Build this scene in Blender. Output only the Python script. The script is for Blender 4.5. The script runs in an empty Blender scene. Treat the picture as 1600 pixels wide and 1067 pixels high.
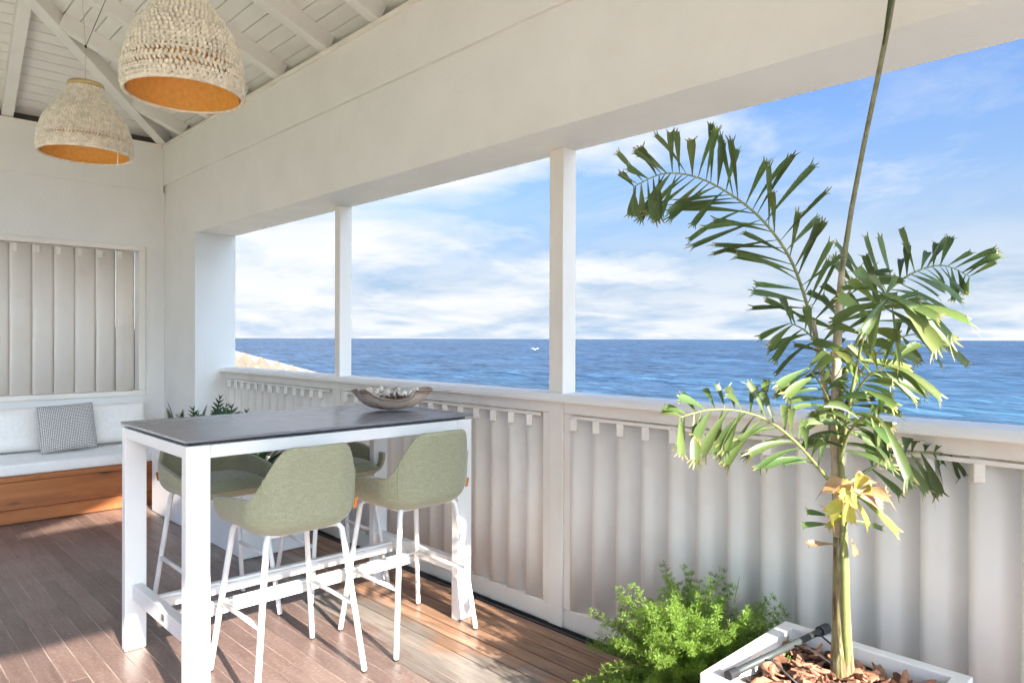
import bpy, bmesh, math, random
from mathutils import Vector, Matrix, noise as mnoise
random.seed(7)
S = bpy.context.scene
COL = S.collection
R_ = math.radians
# ------------------------------------------------------------------ camera
YAW, PITCH, ROLL, FPX, CAMZ = R_(43.9), -4.0/1100, R_(0.19), 1100.0, 1.44
Fv = Vector((math.sin(YAW), math.cos(YAW), 0)); Rv = Vector((math.cos(YAW), -math.sin(YAW), 0)); Uv = Vector((0, 0, 1))
F2 = Fv*math.cos(PITCH) + Uv*math.sin(PITCH); U2 = Uv*math.cos(PITCH) - Fv*math.sin(PITCH)
CX = Rv*math.cos(ROLL) + U2*math.sin(ROLL); CY = U2*math.cos(ROLL) - Rv*math.sin(ROLL)
cam = bpy.data.cameras.new('camera'); co = bpy.data.objects.new('camera', cam); COL.objects.link(co)
m = Matrix((CX, CY, -F2)).transposed().to_4x4(); m.translation = (0, 0, CAMZ); co.matrix_world = m
cam.sensor_width = 36; cam.lens = 36*FPX/1600; cam.clip_start = .05; cam.clip_end = 120000
S.camera = co
S.render.resolution_x, S.render.resolution_y = 1024, 682
def W(u, v, d):                       # photograph pixel + distance along the view axis -> point in the place
    return Vector((0, 0, CAMZ)) + (F2 + CX*((u-800)/FPX) + CY*((533.5-v)/FPX))*d
# ------------------------------------------------------------------ world, sun, exposure
SUN_EL, SUN_AZ = R_(25.2), R_(6.8)    # light travels towards +Y, turned 6.8 deg to +X
def nn(nt, typ, **kw):
    n = nt.nodes.new(typ)
    for k, v in kw.items():
        if k.startswith('i_'):
            key = k[2:]; n.inputs[int(key) if key.isdigit() else key.replace('_', ' ')].default_value = v
        else: setattr(n, k, v)
    return n
def lk(nt, a, b): nt.links.new(a, b)
def math_n(nt, op, a, b=None, clamp=False):
    n = nt.nodes.new('ShaderNodeMath'); n.operation = op; n.use_clamp = clamp
    for i, x in enumerate((a, b)):
        if x is None: continue
        if hasattr(x, 'links'): nt.links.new(x, n.inputs[i])
        else: n.inputs[i].default_value = x
    return n.outputs[0]
def ramp(nt, fac, stops):
    n = nt.nodes.new('ShaderNodeValToRGB'); e = n.color_ramp.elements
    while len(e) < len(stops): e.new(.5)
    for i, (p, c) in enumerate(stops):
        e[i].position = p; e[i].color = tuple(c)+(1,) if len(c) == 3 else c
    nt.links.new(fac, n.inputs[0]); return n.outputs[0]
def mixc(nt, fac, a, b, mode='MIX'):
    n = nt.nodes.new('ShaderNodeMix'); n.data_type = 'RGBA'; n.blend_type = mode
    for idx, x in ((0, fac), (6, a), (7, b)):
        if hasattr(x, 'links'): nt.links.new(x, n.inputs[idx])
        else: n.inputs[idx].default_value = x if idx == 0 else (tuple(x)+(1,) if len(x) == 3 else x)
    return n.outputs[2]
w = bpy.data.worlds.new('World'); S.world = w; w.use_nodes = True
nt = w.node_tree; nt.nodes.clear()
sky = nn(nt, 'ShaderNodeTexSky', sky_type='NISHITA', sun_disc=False, sun_elevation=SUN_EL, sun_rotation=math.pi+SUN_AZ,
         altitude=10, air_density=1.0, dust_density=7.0, ozone_density=2.2)
tc = nn(nt, 'ShaderNodeTexCoord'); sx = nn(nt, 'ShaderNodeSeparateXYZ'); lk(nt, tc.outputs['Generated'], sx.inputs[0])
zc = math_n(nt, 'ADD', math_n(nt, 'MAXIMUM', sx.outputs[2], 0.0), .16)
cb = nn(nt, 'ShaderNodeCombineXYZ'); lk(nt, math_n(nt, 'DIVIDE', sx.outputs[0], zc), cb.inputs[0]); lk(nt, math_n(nt, 'DIVIDE', sx.outputs[1], zc), cb.inputs[1])
def cloud(scale, off, detail, lo, hi, rough=.55, stretch=(1, 1, 1), dist=.3, bank=0):
    mp = nn(nt, 'ShaderNodeMapping'); mp.inputs['Location'].default_value = off; mp.inputs['Scale'].default_value = stretch
    lk(nt, cb.outputs[0], mp.inputs[0])
    no = nn(nt, 'ShaderNodeTexNoise'); no.inputs['Scale'].default_value = scale; no.inputs['Detail'].default_value = detail
    no.inputs['Roughness'].default_value = rough; no.inputs['Distortion'].default_value = dist
    lk(nt, mp.outputs[0], no.inputs['Vector'])
    o_ = no.outputs[0]
    if bank: o_ = math_n(nt, 'ADD', o_, math_n(nt, 'MULTIPLY', math_n(nt, 'SUBTRACT', sx.outputs[1], .60), bank))
    return ramp(nt, o_, [(lo, (0, 0, 0)), (hi, (1, 1, 1))])
cum = cloud(.75, (3.1, 1.35, 0), 9, .45, .62, .6, bank=.32)
cir = cloud(.9, (6.0, 2.0, 3), 10, .45, .95, .68, (1.0, .45, 1), 1.2)
low = ramp(nt, sx.outputs[2], [(0.0, (1, 1, 1)), (.10, (.45, .45, .45)), (.22, (0, 0, 0))])
lown = cloud(1.7, (1.2, 4.4, 1), 8, .38, .62)
a1 = math_n(nt, 'MAXIMUM', cum, math_n(nt, 'MULTIPLY', cir, .75))
a2 = math_n(nt, 'MAXIMUM', a1, math_n(nt, 'MULTIPLY', low, lown), True)
shade = cloud(2.2, (.3, .2, 5), 6, .3, .75)
bw = nn(nt, 'ShaderNodeRGBToBW'); lk(nt, sky.outputs[0], bw.inputs[0])
def grey(k, col):                         # sky luminance times a colour
    c_ = nn(nt, 'ShaderNodeCombineXYZ')
    for q in range(3): lk(nt, math_n(nt, 'MULTIPLY', k, col[q]), c_.inputs[q])
    return c_.outputs[0]
clum = math_n(nt, 'MAXIMUM', math_n(nt, 'MULTIPLY', bw.outputs[0], .40), 2.4)
ccol = mixc(nt, shade, grey(clum, (.90, .93, .975)), grey(clum, (1.06, 1.06, 1.06)))
skyc = mixc(nt, 1.0, sky.outputs[0], (.42, .61, .89), 'MULTIPLY')
hz = ramp(nt, sx.outputs[2], [(0.0, (1, 1, 1)), (.14, (.62, .62, .62)), (.36, (0, 0, 0))])
skyc = mixc(nt, math_n(nt, 'MULTIPLY', hz, .85), skyc, grey(math_n(nt, 'MAXIMUM', bw.outputs[0], 2.0), (.70, .94, 1.25)))   # humid haze whitens the sky towards the horizon
fin = mixc(nt, math_n(nt, 'MULTIPLY', a2, .93), skyc, ccol)
bg = nn(nt, 'ShaderNodeBackground'); bg.inputs['Strength'].default_value = .05; lk(nt, fin, bg.inputs['Color'])
wo = nn(nt, 'ShaderNodeOutputWorld'); lk(nt, bg.outputs[0], wo.inputs[0])
sl = bpy.data.lights.new('sun', 'SUN'); sl.energy = 2.3; sl.angle = R_(.6); sl.color = (1, .93, .82)
so = bpy.data.objects.new('sun', sl); COL.objects.link(so)
sd = Vector((math.sin(SUN_AZ)*math.cos(SUN_EL), math.cos(SUN_AZ)*math.cos(SUN_EL), -math.sin(SUN_EL)))
so.rotation_euler = sd.to_track_quat('-Z', 'Y').to_euler(); so.location = (-1, -8, 6)
S.view_settings.view_transform = 'Standard'; S.view_settings.look = 'None'; S.view_settings.gamma = 1
S.view_settings.use_curve_mapping = False; S.view_settings.exposure = 3.12
cy = S.cycles
cy.use_denoising = True; cy.max_bounces = 8; cy.diffuse_bounces = 6; cy.use_adaptive_sampling = True; cy.adaptive_threshold = .025; cy.glossy_bounces = 4; cy.transmission_bounces = 4
cy.sample_clamp_indirect = 8; cy.caustics_reflective = False; cy.caustics_refractive = False
# ------------------------------------------------------------------ helpers
class MB:
    def __init__(s): s.v = []; s.f = []; s.col = None
    def add(s, vs, fs):
        o = len(s.v); s.v += [tuple(p) for p in vs]; s.f += [tuple(i+o for i in f) for f in fs]; return o
    def box(s, x0, x1, y0, y1, z0, z1, M=None):
        vs = [Vector((x, y, z)) for z in (z0, z1) for x, y in ((x0, y0), (x1, y0), (x1, y1), (x0, y1))]
        if M is not None: vs = [M @ p for p in vs]
        s.add(vs, [(3, 2, 1, 0), (4, 5, 6, 7), (0, 1, 5, 4), (1, 2, 6, 5), (2, 3, 7, 6), (3, 0, 4, 7)]); return s
    def beam(s, a, b, w, h, up=(0, 0, 1)):      # rectangular bar from a to b; w across, h along 'up'
        a, b = Vector(a), Vector(b); d = (b-a).normalized(); up = Vector(up); x = d.cross(up).normalized(); u = x.cross(d)
        vs = [p + x*i*w/2 + u*j*h/2 for p in (a, b) for i, j in ((-1, -1), (1, -1), (1, 1), (-1, 1))]
        s.add(vs, [(3, 2, 1, 0), (4, 5, 6, 7), (0, 1, 5, 4), (1, 2, 6, 5), (2, 3, 7, 6), (3, 0, 4, 7)]); return s
    def tube(s, path, rad, n=8, cap=True):
        path = [Vector(p) for p in path]; k = len(path)
        rad = rad if isinstance(rad, (list, tuple)) else [rad]*k
        up = Vector((.13, .21, 1)).normalized(); rings = []; x = None
        for i, p in enumerate(path):
            d = (path[min(i+1, k-1)] - path[max(i-1, 0)]).normalized()
            if x is None:
                x = d.cross(up)
                if x.length < .05: x = d.cross(Vector((1, 0, 0)))
            else: x = x - d*x.dot(d)
            x.normalize(); y = d.cross(x)
            rings.append([p + (x*math.cos(2*math.pi*j/n) + y*math.sin(2*math.pi*j/n))*rad[i] for j in range(n)])
        o = len(s.v)
        for r in rings: s.v += [tuple(q) for q in r]
        for i in range(k-1):
            for j in range(n):
                s.f.append((o+i*n+j, o+i*n+(j+1) % n, o+(i+1)*n+(j+1) % n, o+(i+1)*n+j))
        if cap:
            s.f.append(tuple(o+j for j in range(n))[::-1]); s.f.append(tuple(o+(k-1)*n+j for j in range(n)))
        return s
    def lathe(s, prof, n=32, c=(0, 0, 0)):
        o = len(s.v); k = len(prof)
        for r, z in prof:
            for j in range(n):
                a = 2*math.pi*j/n; s.v.append((c[0]+r*math.cos(a), c[1]+r*math.sin(a), c[2]+z))
        for i in range(k-1):
            for j in range(n):
                s.f.append((o+i*n+j, o+i*n+(j+1) % n, o+(i+1)*n+(j+1) % n, o+(i+1)*n+j))
        return s
    def blob(s, c, rx, ry, rz, M=None, nu=6, nv=4):
        o = len(s.v); c = Vector(c)
        pts = [Vector((0, 0, -rz))]
        for i in range(1, nv):
            ph = math.pi*i/nv - math.pi/2
            for j in range(nu):
                a = 2*math.pi*j/nu; pts.append(Vector((rx*math.cos(ph)*math.cos(a), ry*math.cos(ph)*math.sin(a), rz*math.sin(ph))))
        pts.append(Vector((0, 0, rz)))
        if M is not None: pts = [M @ p for p in pts]
        s.v += [tuple(c+p) for p in pts]
        for j in range(nu):
            s.f.append((o, o+1+(j+1) % nu, o+1+j))
            for i in range(nv-2):
                a = o+1+i*nu; s.f.append((a+j, a+(j+1) % nu, a+nu+(j+1) % nu, a+nu+j))
            a = o+1+(nv-2)*nu; s.f.append((a+j, a+(j+1) % nu, o+len(pts)-1))
        return s
    def build(s, name, mat, parent=None, smooth=False, bevel=0, sub=0, loc=None):
        me = bpy.data.meshes.new(name); me.from_pydata(s.v, [], s.f); me.update()
        if s.col is not None:
            at = me.color_attributes.new('tint', 'FLOAT_COLOR', 'POINT')
            for i, c in enumerate(s.col): at.data[i].color = tuple(c)+(1,)
        if smooth:
            for p in me.polygons: p.use_smooth = True
        return link(name, me, mat, parent, bevel, sub, loc)
def link(name, me, mat=None, parent=None, bevel=0, sub=0, loc=None):
    o = bpy.data.objects.new(name, me); COL.objects.link(o)
    if mat is not None and not me.materials: me.materials.append(mat)
    if parent is not None: o.parent = parent
    if loc is not None: o.location = loc
    if bevel:
        b = o.modifiers.new('bevel', 'BEVEL'); b.width = bevel; b.segments = 2; b.limit_method = 'ANGLE'; b.angle_limit = R_(40)
    if sub:
        b = o.modifiers.new('sub', 'SUBSURF'); b.levels = sub; b.render_levels = sub
    return o
def tag(o, label=None, cat=None, group=None, kind=None):
    for k, v in (('label', label), ('category', cat), ('group', group), ('kind', kind)):
        if v: o[k] = v
    return o
def empty(name, loc=(0, 0, 0), rz=0, **kw):
    o = bpy.data.objects.new(name, None); COL.objects.link(o); o.location = loc; o.rotation_euler.z = rz; o.empty_display_size = .1
    return tag(o, **kw)
def copy_tree(o, parent=None):
    c = o.copy(); COL.objects.link(c); c.parent = parent
    for ch in list(o.children): copy_tree(ch, c)
    return c
# ------------------------------------------------------------------ materials
def mat(name, col, rough=.5, var=.0, vscale=6, bump=0, bscale=60, spec=.5, stretch=(1, 1, 1), sheen=0, dirt=0):
    M = bpy.data.materials.new(name); M.use_nodes = True; nt = M.node_tree; b = nt.nodes['Principled BSDF']
    b.inputs['Roughness'].default_value = rough; b.inputs['Specular IOR Level'].default_value = spec
    if sheen: b.inputs['Sheen Weight'].default_value = sheen
    tc = nn(nt, 'ShaderNodeTexCoord'); mp = nn(nt, 'ShaderNodeMapping'); mp.inputs['Scale'].default_value = stretch
    oi = nn(nt, 'ShaderNodeObjectInfo'); vs_ = nn(nt, 'ShaderNodeVectorMath', operation='SCALE'); vs_.inputs[0].default_value = (17, 5, 9); lk(nt, oi.outputs['Random'], vs_.inputs['Scale'])
    va_ = nn(nt, 'ShaderNodeVectorMath', operation='ADD'); lk(nt, tc.outputs['Object'], va_.inputs[0]); lk(nt, vs_.outputs[0], va_.inputs[1])
    lk(nt, va_.outputs[0], mp.inputs[0])
    if var:
        no = nn(nt, 'ShaderNodeTexNoise'); no.inputs['Scale'].default_value = vscale; no.inputs['Detail'].default_value = 6
        lk(nt, mp.outputs[0], no.inputs['Vector'])
        c = ramp(nt, no.outputs[0], [(.3, [x*(1-var) for x in col]), (.7, [min(1, x*(1+var*.6)) for x in col])])
        if dirt:
            n2 = nn(nt, 'ShaderNodeTexNoise'); n2.inputs['Scale'].default_value = 1.7; n2.inputs['Detail'].default_value = 10; n2.inputs['Roughness'].default_value = .7
            lk(nt, va_.outputs[0], n2.inputs['Vector'])
            c = mixc(nt, math_n(nt, 'MULTIPLY', ramp(nt, n2.outputs[0], [(.52, (0, 0, 0)), (.75, (1, 1, 1))]), dirt), c, [x*y for x, y in zip(col, (.8, .74, .66))])
        lk(nt, c, b.inputs['Base Color'])
    else: b.inputs['Base Color'].default_value = tuple(col)+(1,)
    if bump:
        n3 = nn(nt, 'ShaderNodeTexNoise'); n3.inputs['Scale'].default_value = bscale; n3.inputs['Detail'].default_value = 5
        lk(nt, mp.outputs[0], n3.inputs['Vector'])
        bp = nn(nt, 'ShaderNodeBump'); bp.inputs['Strength'].default_value = bump; bp.inputs['Distance'].default_value = .01
        lk(nt, n3.outputs[0], bp.inputs['Height']); lk(nt, bp.outputs[0], b.inputs['Normal'])
    return M
def wood(name, stops, scale=3, stretch=(1, .12, 1), rough=.55, bump=.25, knots=False, spread=.2):
    M = bpy.data.materials.new(name); M.use_nodes = True; nt = M.node_tree; b = nt.nodes['Principled BSDF']
    tc = nn(nt, 'ShaderNodeTexCoord'); oi = nn(nt, 'ShaderNodeObjectInfo'); mp = nn(nt, 'ShaderNodeMapping'); mp.inputs['Scale'].default_value = stretch
    va = nn(nt, 'ShaderNodeVectorMath', operation='ADD'); lk(nt, tc.outputs['Object'], va.inputs[0])
    vm = nn(nt, 'ShaderNodeVectorMath', operation='SCALE'); vm.inputs[0].default_value = (13, 37, 7); lk(nt, oi.outputs['Random'], vm.inputs['Scale'])
    lk(nt, vm.outputs[0], va.inputs[1]); lk(nt, va.outputs[0], mp.inputs[0])
    no = nn(nt, 'ShaderNodeTexNoise'); no.inputs['Scale'].default_value = scale; no.inputs['Detail'].default_value = 8; no.inputs['Roughness'].default_value = .65; no.inputs['Distortion'].default_value = .8
    lk(nt, mp.outputs[0], no.inputs['Vector'])
    c = ramp(nt, no.outputs[0], stops)
    if knots:
        vo = nn(nt, 'ShaderNodeTexVoronoi'); vo.inputs['Scale'].default_value = 5.5
        m2 = nn(nt, 'ShaderNodeMapping'); m2.inputs['Scale'].default_value = (.55, 1, 1.5); lk(nt, va.outputs[0], m2.inputs[0]); lk(nt, m2.outputs[0], vo.inputs['Vector'])
        k = ramp(nt, vo.outputs['Distance'], [(.08, (1, 1, 1)), (.21, (0, 0, 0))])
        c = mixc(nt, math_n(nt, 'MULTIPLY', k, .85), c, (.05, .018, .006))
    hv = nn(nt, 'ShaderNodeHueSaturation'); lk(nt, c, hv.inputs['Color']); lk(nt, math_n(nt, 'ADD', math_n(nt, 'MULTIPLY', oi.outputs['Random'], spread), 1-spread*.5), hv.inputs['Value']); c = hv.outputs[0]
    lk(nt, c, b.inputs['Base Color']); b.inputs['Roughness'].default_value = rough
    bp = nn(nt, 'ShaderNodeBump'); bp.inputs['Strength'].default_value = bump; bp.inputs['Distance'].default_value = .004
    lk(nt, no.outputs[0], bp.inputs['Height']); lk(nt, bp.outputs[0], b.inputs['Normal'])
    return M
M_wall = mat('painted_plaster', (.825, .795, .745), 0.85, .03, 3.5, .22, 60, .15, dirt=.18)
M_trim = mat('painted_timber', (.85, .785, .70), .5, .05, 5, .15, 30, .4, (1, 1, .25), dirt=.35)
M_slat = mat('slat_paint', (.86, .785, .695), .45, .05, 4, .1, 25, .4, (1, 1, .15), dirt=.5)
M_ceil = mat('ceiling_paint', (.82, .785, .73), .6, .05, 4, .15, 30, .3, dirt=.3)
M_white = mat('powder_coat_white', (.83, .80, .765), .38, .02, 8, .03, 300, .5)
M_planter = mat('planter_white', (.83, .82, .80), .45, .03, 5, .06, 60, .5)
M_dark = mat('dark_gap', (.02, .018, .016), .8)
M_steel = mat('drain_metal', (.22, .225, .24), .35, .15, 14, .1, 80, .5)
M_rubber = mat('black_rubber', (.025, .025, .027), .5)
M_pine = wood('pine_boards', [(.25, (.14, .036, .008)), (.5, (.36, .115, .028)), (.75, (.50, .20, .06))], 4, (.16, 1, 1.3), .5, .2, True)
def fabric(name, c1, c2, sc=420, rough=.9, bump=.25):
    M = bpy.data.materials.new(name); M.use_nodes = True; nt = M.node_tree; b = nt.nodes['Principled BSDF']
    tc = nn(nt, 'ShaderNodeTexCoord'); outs = []
    for st in ((1, 1, .06), (.06, .06, 1)):
        mp = nn(nt, 'ShaderNodeMapping'); mp.inputs['Scale'].default_value = st; lk(nt, tc.outputs['Object'], mp.inputs[0])
        no = nn(nt, 'ShaderNodeTexNoise'); no.inputs['Scale'].default_value = sc; no.inputs['Detail'].default_value = 2; lk(nt, mp.outputs[0], no.inputs['Vector'])
        outs.append(no.outputs[0])
    h = math_n(nt, 'MULTIPLY', math_n(nt, 'ADD', outs[0], outs[1]), .5)
    lk(nt, ramp(nt, h, [(.4, c1), (.6, c2)]), b.inputs['Base Color']); b.inputs['Roughness'].default_value = rough; b.inputs['Sheen Weight'].default_value = .25
    b.inputs['Specular IOR Level'].default_value = .2
    bp = nn(nt, 'ShaderNodeBump'); bp.inputs['Strength'].default_value = bump; bp.inputs['Distance'].default_value = .002
    lk(nt, h, bp.inputs['Height']); lk(nt, bp.outputs[0], b.inputs['Normal'])
    return M
M_sage = fabric('sage_fabric', (.285, .275, .165), (.40, .385, .25), 560)
M_cream = fabric('cream_canvas', (.80, .755, .695), (.88, .835, .775), 500)
M_seatc = fabric('pale_grey_canvas', (.79, .755, .715), (.87, .835, .79), 500)
# throw pillow: small triangle print
def pillow_mat():
    M = bpy.data.materials.new('triangle_print'); M.use_nodes = True; nt = M.node_tree; b = nt.nodes['Principled BSDF']
    tc = nn(nt, 'ShaderNodeTexCoord'); mp = nn(nt, 'ShaderNodeMapping'); mp.inputs['Scale'].default_value = (1, 1, 0); lk(nt, tc.outputs['Object'], mp.inputs[0])
    vo = nn(nt, 'ShaderNodeTexVoronoi'); vo.inputs['Scale'].default_value = 78; vo.inputs['Randomness'].default_value = .12; lk(nt, mp.outputs[0], vo.inputs['Vector'])
    lk(nt, ramp(nt, vo.outputs['Distance'], [(.34, (.15, .13, .115)), (.46, (.70, .66, .60))]), b.inputs['Base Color']); b.inputs['Roughness'].default_value = .9
    return M
M_print = pillow_mat()
# ------------------------------------------------------------------ ground, sea, neighbouring house
def ground():
    m = MB(); m.box(-60, 8, -60, 60, -9.2, -3.2)
    o = m.build('ground', mat('dry_garden', (.20, .17, .11), .9, .4, .6, .5, 3)); tag(o, kind='structure')
    m = MB(); m.box(-9, 7, -12, -1.32, -.30, -.03); m.box(-2.2, -.68, -1.32, 7.7, -.30, -.03)
    o = m.build('terrace', mat('bounce_stone', (.70, .665, .61), .7, .06, 3, .1, 30)); tag(o, kind='structure')  # unseen terrace, made pale and wide to bounce sunlight indoors
    m = MB(); m.box(-12, -2.2, -1.32, 14, -.40, -.05); tag(m.build('added_lawn', mat('lawn_green', (.07, .11, .03), .9, .4, 5, .5, 40)), kind='structure')  # unseen grass, added dark to cut the bounce onto the lintel
    m = MB(); m.box(-.68, 2.80, -1.32, 7.7, -3.4, -.10); tag(m.build('foundation', M_wall), kind='structure')
ground()
def sea():
    M = bpy.data.materials.new('sea_water'); M.use_nodes = True; nt = M.node_tree; b = nt.nodes['Principled BSDF']
    ge = nn(nt, 'ShaderNodeNewGeometry'); sx = nn(nt, 'ShaderNodeSeparateXYZ'); lk(nt, ge.outputs['Position'], sx.inputs[0])
    # shallows: water colour changes with distance from the shore (real sand bottom near land)
    dist = math_n(nt, 'POWER', math_n(nt, 'ADD', math_n(nt, 'POWER', sx.outputs[0], 2), math_n(nt, 'POWER', sx.outputs[1], 2)), .5)
    n0 = nn(nt, 'ShaderNodeTexNoise'); n0.inputs['Scale'].default_value = .02; n0.inputs['Detail'].default_value = 5; lk(nt, ge.outputs['Position'], n0.inputs['Vector'])
    d2 = math_n(nt, 'MULTIPLY', dist, math_n(nt, 'ADD', math_n(nt, 'MULTIPLY', n0.outputs[0], 1.2), .4))
    deep = ramp(nt, math_n(nt, 'DIVIDE', d2, 420), [(0, (.042, .110, .145)), (.2, (.034, .080, .128)), (.4, (.030, .064, .112)), (1, (.026, .056, .102))])
    ms_ = nn(nt, 'ShaderNodeMapping'); ms_.inputs['Rotation'].default_value = (0, 0, R_(44)); ms_.inputs['Scale'].default_value = (1, .17, 1); lk(nt, ge.outputs['Position'], ms_.inputs[0])
    nw = nn(nt, 'ShaderNodeTexNoise'); nw.inputs['Scale'].default_value = .34; nw.inputs['Detail'].default_value = 5; nw.inputs['Roughness'].default_value = .65; lk(nt, ms_.outputs[0], nw.inputs['Vector'])
    deep = mixc(nt, 1.0, deep, ramp(nt, nw.outputs[0], [(.33, (.45, .50, .58)), (.5, (1, 1, 1)), (.68, (1.9, 1.75, 1.6))]), 'MULTIPLY')   # light and dark of the waves painted into the water colour as streaks
    lk(nt, deep, b.inputs['Base Color']); b.inputs['Roughness'].default_value = .22; b.inputs['IOR'].default_value = 1.33
    mp = nn(nt, 'ShaderNodeMapping'); mp.inputs['Rotation'].default_value = (0, 0, R_(-38)); mp.inputs['Scale'].default_value = (1, .45, 1); lk(nt, ge.outputs['Position'], mp.inputs[0])
    no = nn(nt, 'ShaderNodeTexNoise'); no.inputs['Scale'].default_value = .010; no.inputs['Detail'].default_value = 9; no.inputs['Roughness'].default_value = .56; no.inputs['Distortion'].default_value = .4
    lk(nt, mp.outputs[0], no.inputs['Vector']); h = math_n(nt, 'MULTIPLY', no.outputs[0], 30)
    bp = nn(nt, 'ShaderNodeBump'); bp.inputs['Strength'].default_value = 1; bp.inputs['Distance'].default_value = 1.0
    lk(nt, h, bp.inputs['Height']); lk(nt, bp.outputs[0], b.inputs['Normal'])
    # whitecaps
    n4 = nn(nt, 'ShaderNodeTexNoise'); n4.inputs['Scale'].default_value = .11; n4.inputs['Detail'].default_value = 8; n4.inputs['Roughness'].default_value = .7; lk(nt, mp.outputs[0], n4.inputs['Vector'])
    cap = ramp(nt, n4.outputs[0], [(.735, (0, 0, 0)), (.76, (1, 1, 1))])
    foam = nn(nt, 'ShaderNodeBsdfDiffuse'); foam.inputs['Color'].default_value = (.8, .82, .82, 1)
    dif = nn(nt, 'ShaderNodeBsdfDiffuse'); lk(nt, mixc(nt, 1.0, deep, (1.5, 1.5, 1.6), 'MULTIPLY'), dif.inputs['Color']); lk(nt, bp.outputs[0], dif.inputs['Normal'])
    ms0 = nn(nt, 'ShaderNodeMixShader'); ms0.inputs[0].default_value = .55; lk(nt, b.outputs[0], ms0.inputs[1]); lk(nt, dif.outputs[0], ms0.inputs[2])
    ms = nn(nt, 'ShaderNodeMixShader'); lk(nt, cap, ms.inputs[0]); lk(nt, ms0.outputs[0], ms.inputs[1]); lk(nt, foam.outputs[0], ms.inputs[2])
    lk(nt, ms.outputs[0], nt.nodes['Material Output'].inputs[0])
    N, A = 430, 520; m = MB(); a0, a1 = R_(-22), R_(112)      # real wave relief in the stretch of sea the terrace overlooks
    for i in range(N+1):
        r = 38*(2600/38)**(i/N); fade = min(1, (N-i)/40)*min(1, .35+r/260)
        for j in range(A+1):
            a = a0+(a1-a0)*j/A; x = r*math.sin(a); y = r*math.cos(a)
            u = x*.79+y*.61; v = (-x*.61+y*.79)*.45
            h = .95*(.5-abs(mnoise.noise((u/17, v/17, 1)))) + .42*(.5-abs(mnoise.noise((u/6.5, v/6.5, 4)))) + 1.1*mnoise.noise((u/55, v/55, 2)) + (.22*mnoise.noise((u/2.6, v/2.6, 7)) if r < 260 else 0)
            m.v.append((x, y, -7.55+h*fade*.95))
    for i in range(N):
        for j in range(A):
            q = i*(A+1)+j; m.f.append((q, q+1, q+A+2, q+A+1))
    m.add([(-60000, -60000, -8), (60000, -60000, -8), (60000, 60000, -8), (-60000, 60000, -8)], [(0, 1, 2, 3)])
    tag(m.build('sea', M, None, True), kind='structure')
sea()
def seabird():
    t = W(836, 546, 150); m = MB()
    m.blob((0, 0, 0), .42, .12, .12, None, 8, 5)
    for sg in (-1, 1): m.add([(.18, sg*.08, .05), (-.14, sg*.08, .05), (-.16, sg*.55, .30), (-.05, sg*1.0, .22), (.12, sg*.5, .32)], [(0, 1, 2, 3, 4)])
    m.add([(-.35, .04, 0), (-.35, -.04, 0), (-.62, -.12, .02), (-.62, .12, .02)], [(0, 1, 2, 3)])
    o = m.build('seabird', mat('white_feathers', (.8, .8, .8), .8)); o.location = t; o.rotation_euler.z = R_(20)
    tag(o, 'tiny white seabird flying low over the sea', 'bird')
seabird()
def neighbour():
    t = empty('neighbouring_house', (6, 12, -3), label='neighbouring house with pale barrel tiled roof seen beyond the railing', cat='house')
    A = Vector((4.656-3.5, 12, 1.375+.72)); B = Vector((9.6, 12, -.18))
    e = (B-A); L = e.length; e.normalize(); dn = Vector((.10, -1, -.42)).normalized(); nrm = e.cross(dn).normalized()
    if nrm.z < 0: nrm = -nrm
    m = MB(); nu, nv = 300, 90; D = 4.5
    for j in range(nv+1):
        for i in range(nu+1):
            u = L*i/nu; v = D*j/nv
            hgt = .10*abs(math.sin(math.pi*(u/.30))) + .06*(1-((v/.40) % 1)) + .012*mnoise.noise((u*3, v*3, 0))
            m.v.append(tuple(A + e*u + dn*v + nrm*hgt - t.location))
    for j in range(nv):
        for i in range(nu):
            a = j*(nu+1)+i; m.f.append((a, a+1, a+nu+2, a+nu+1))
    M = mat('pale_roof_tile', (.16, .132, .10), .85, .25, 9, .2, 40)
    r = m.build('roof', M, t); tag(r, kind='stuff')
    m = MB(); m.tube([A-t.location+nrm*.03, B-t.location+nrm*.03], .12, 8); m.build('roof_ridge', mat('mortar_white', (.20, .19, .17), .8, .06, 5), t)
    m = MB(); m.add([A-t.location, B-t.location, B+Vector((0, 5, -2))-t.location, A+Vector((0, 5, -2))-t.location], [(0, 1, 2, 3)]); m.build('rear_roof_slope', M, t)
    m = MB(); m.box(-4.6, 3.0, -3.6, 4, -.3, 1.2); m.build('wall', M_wall, t)
neighbour()
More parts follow.
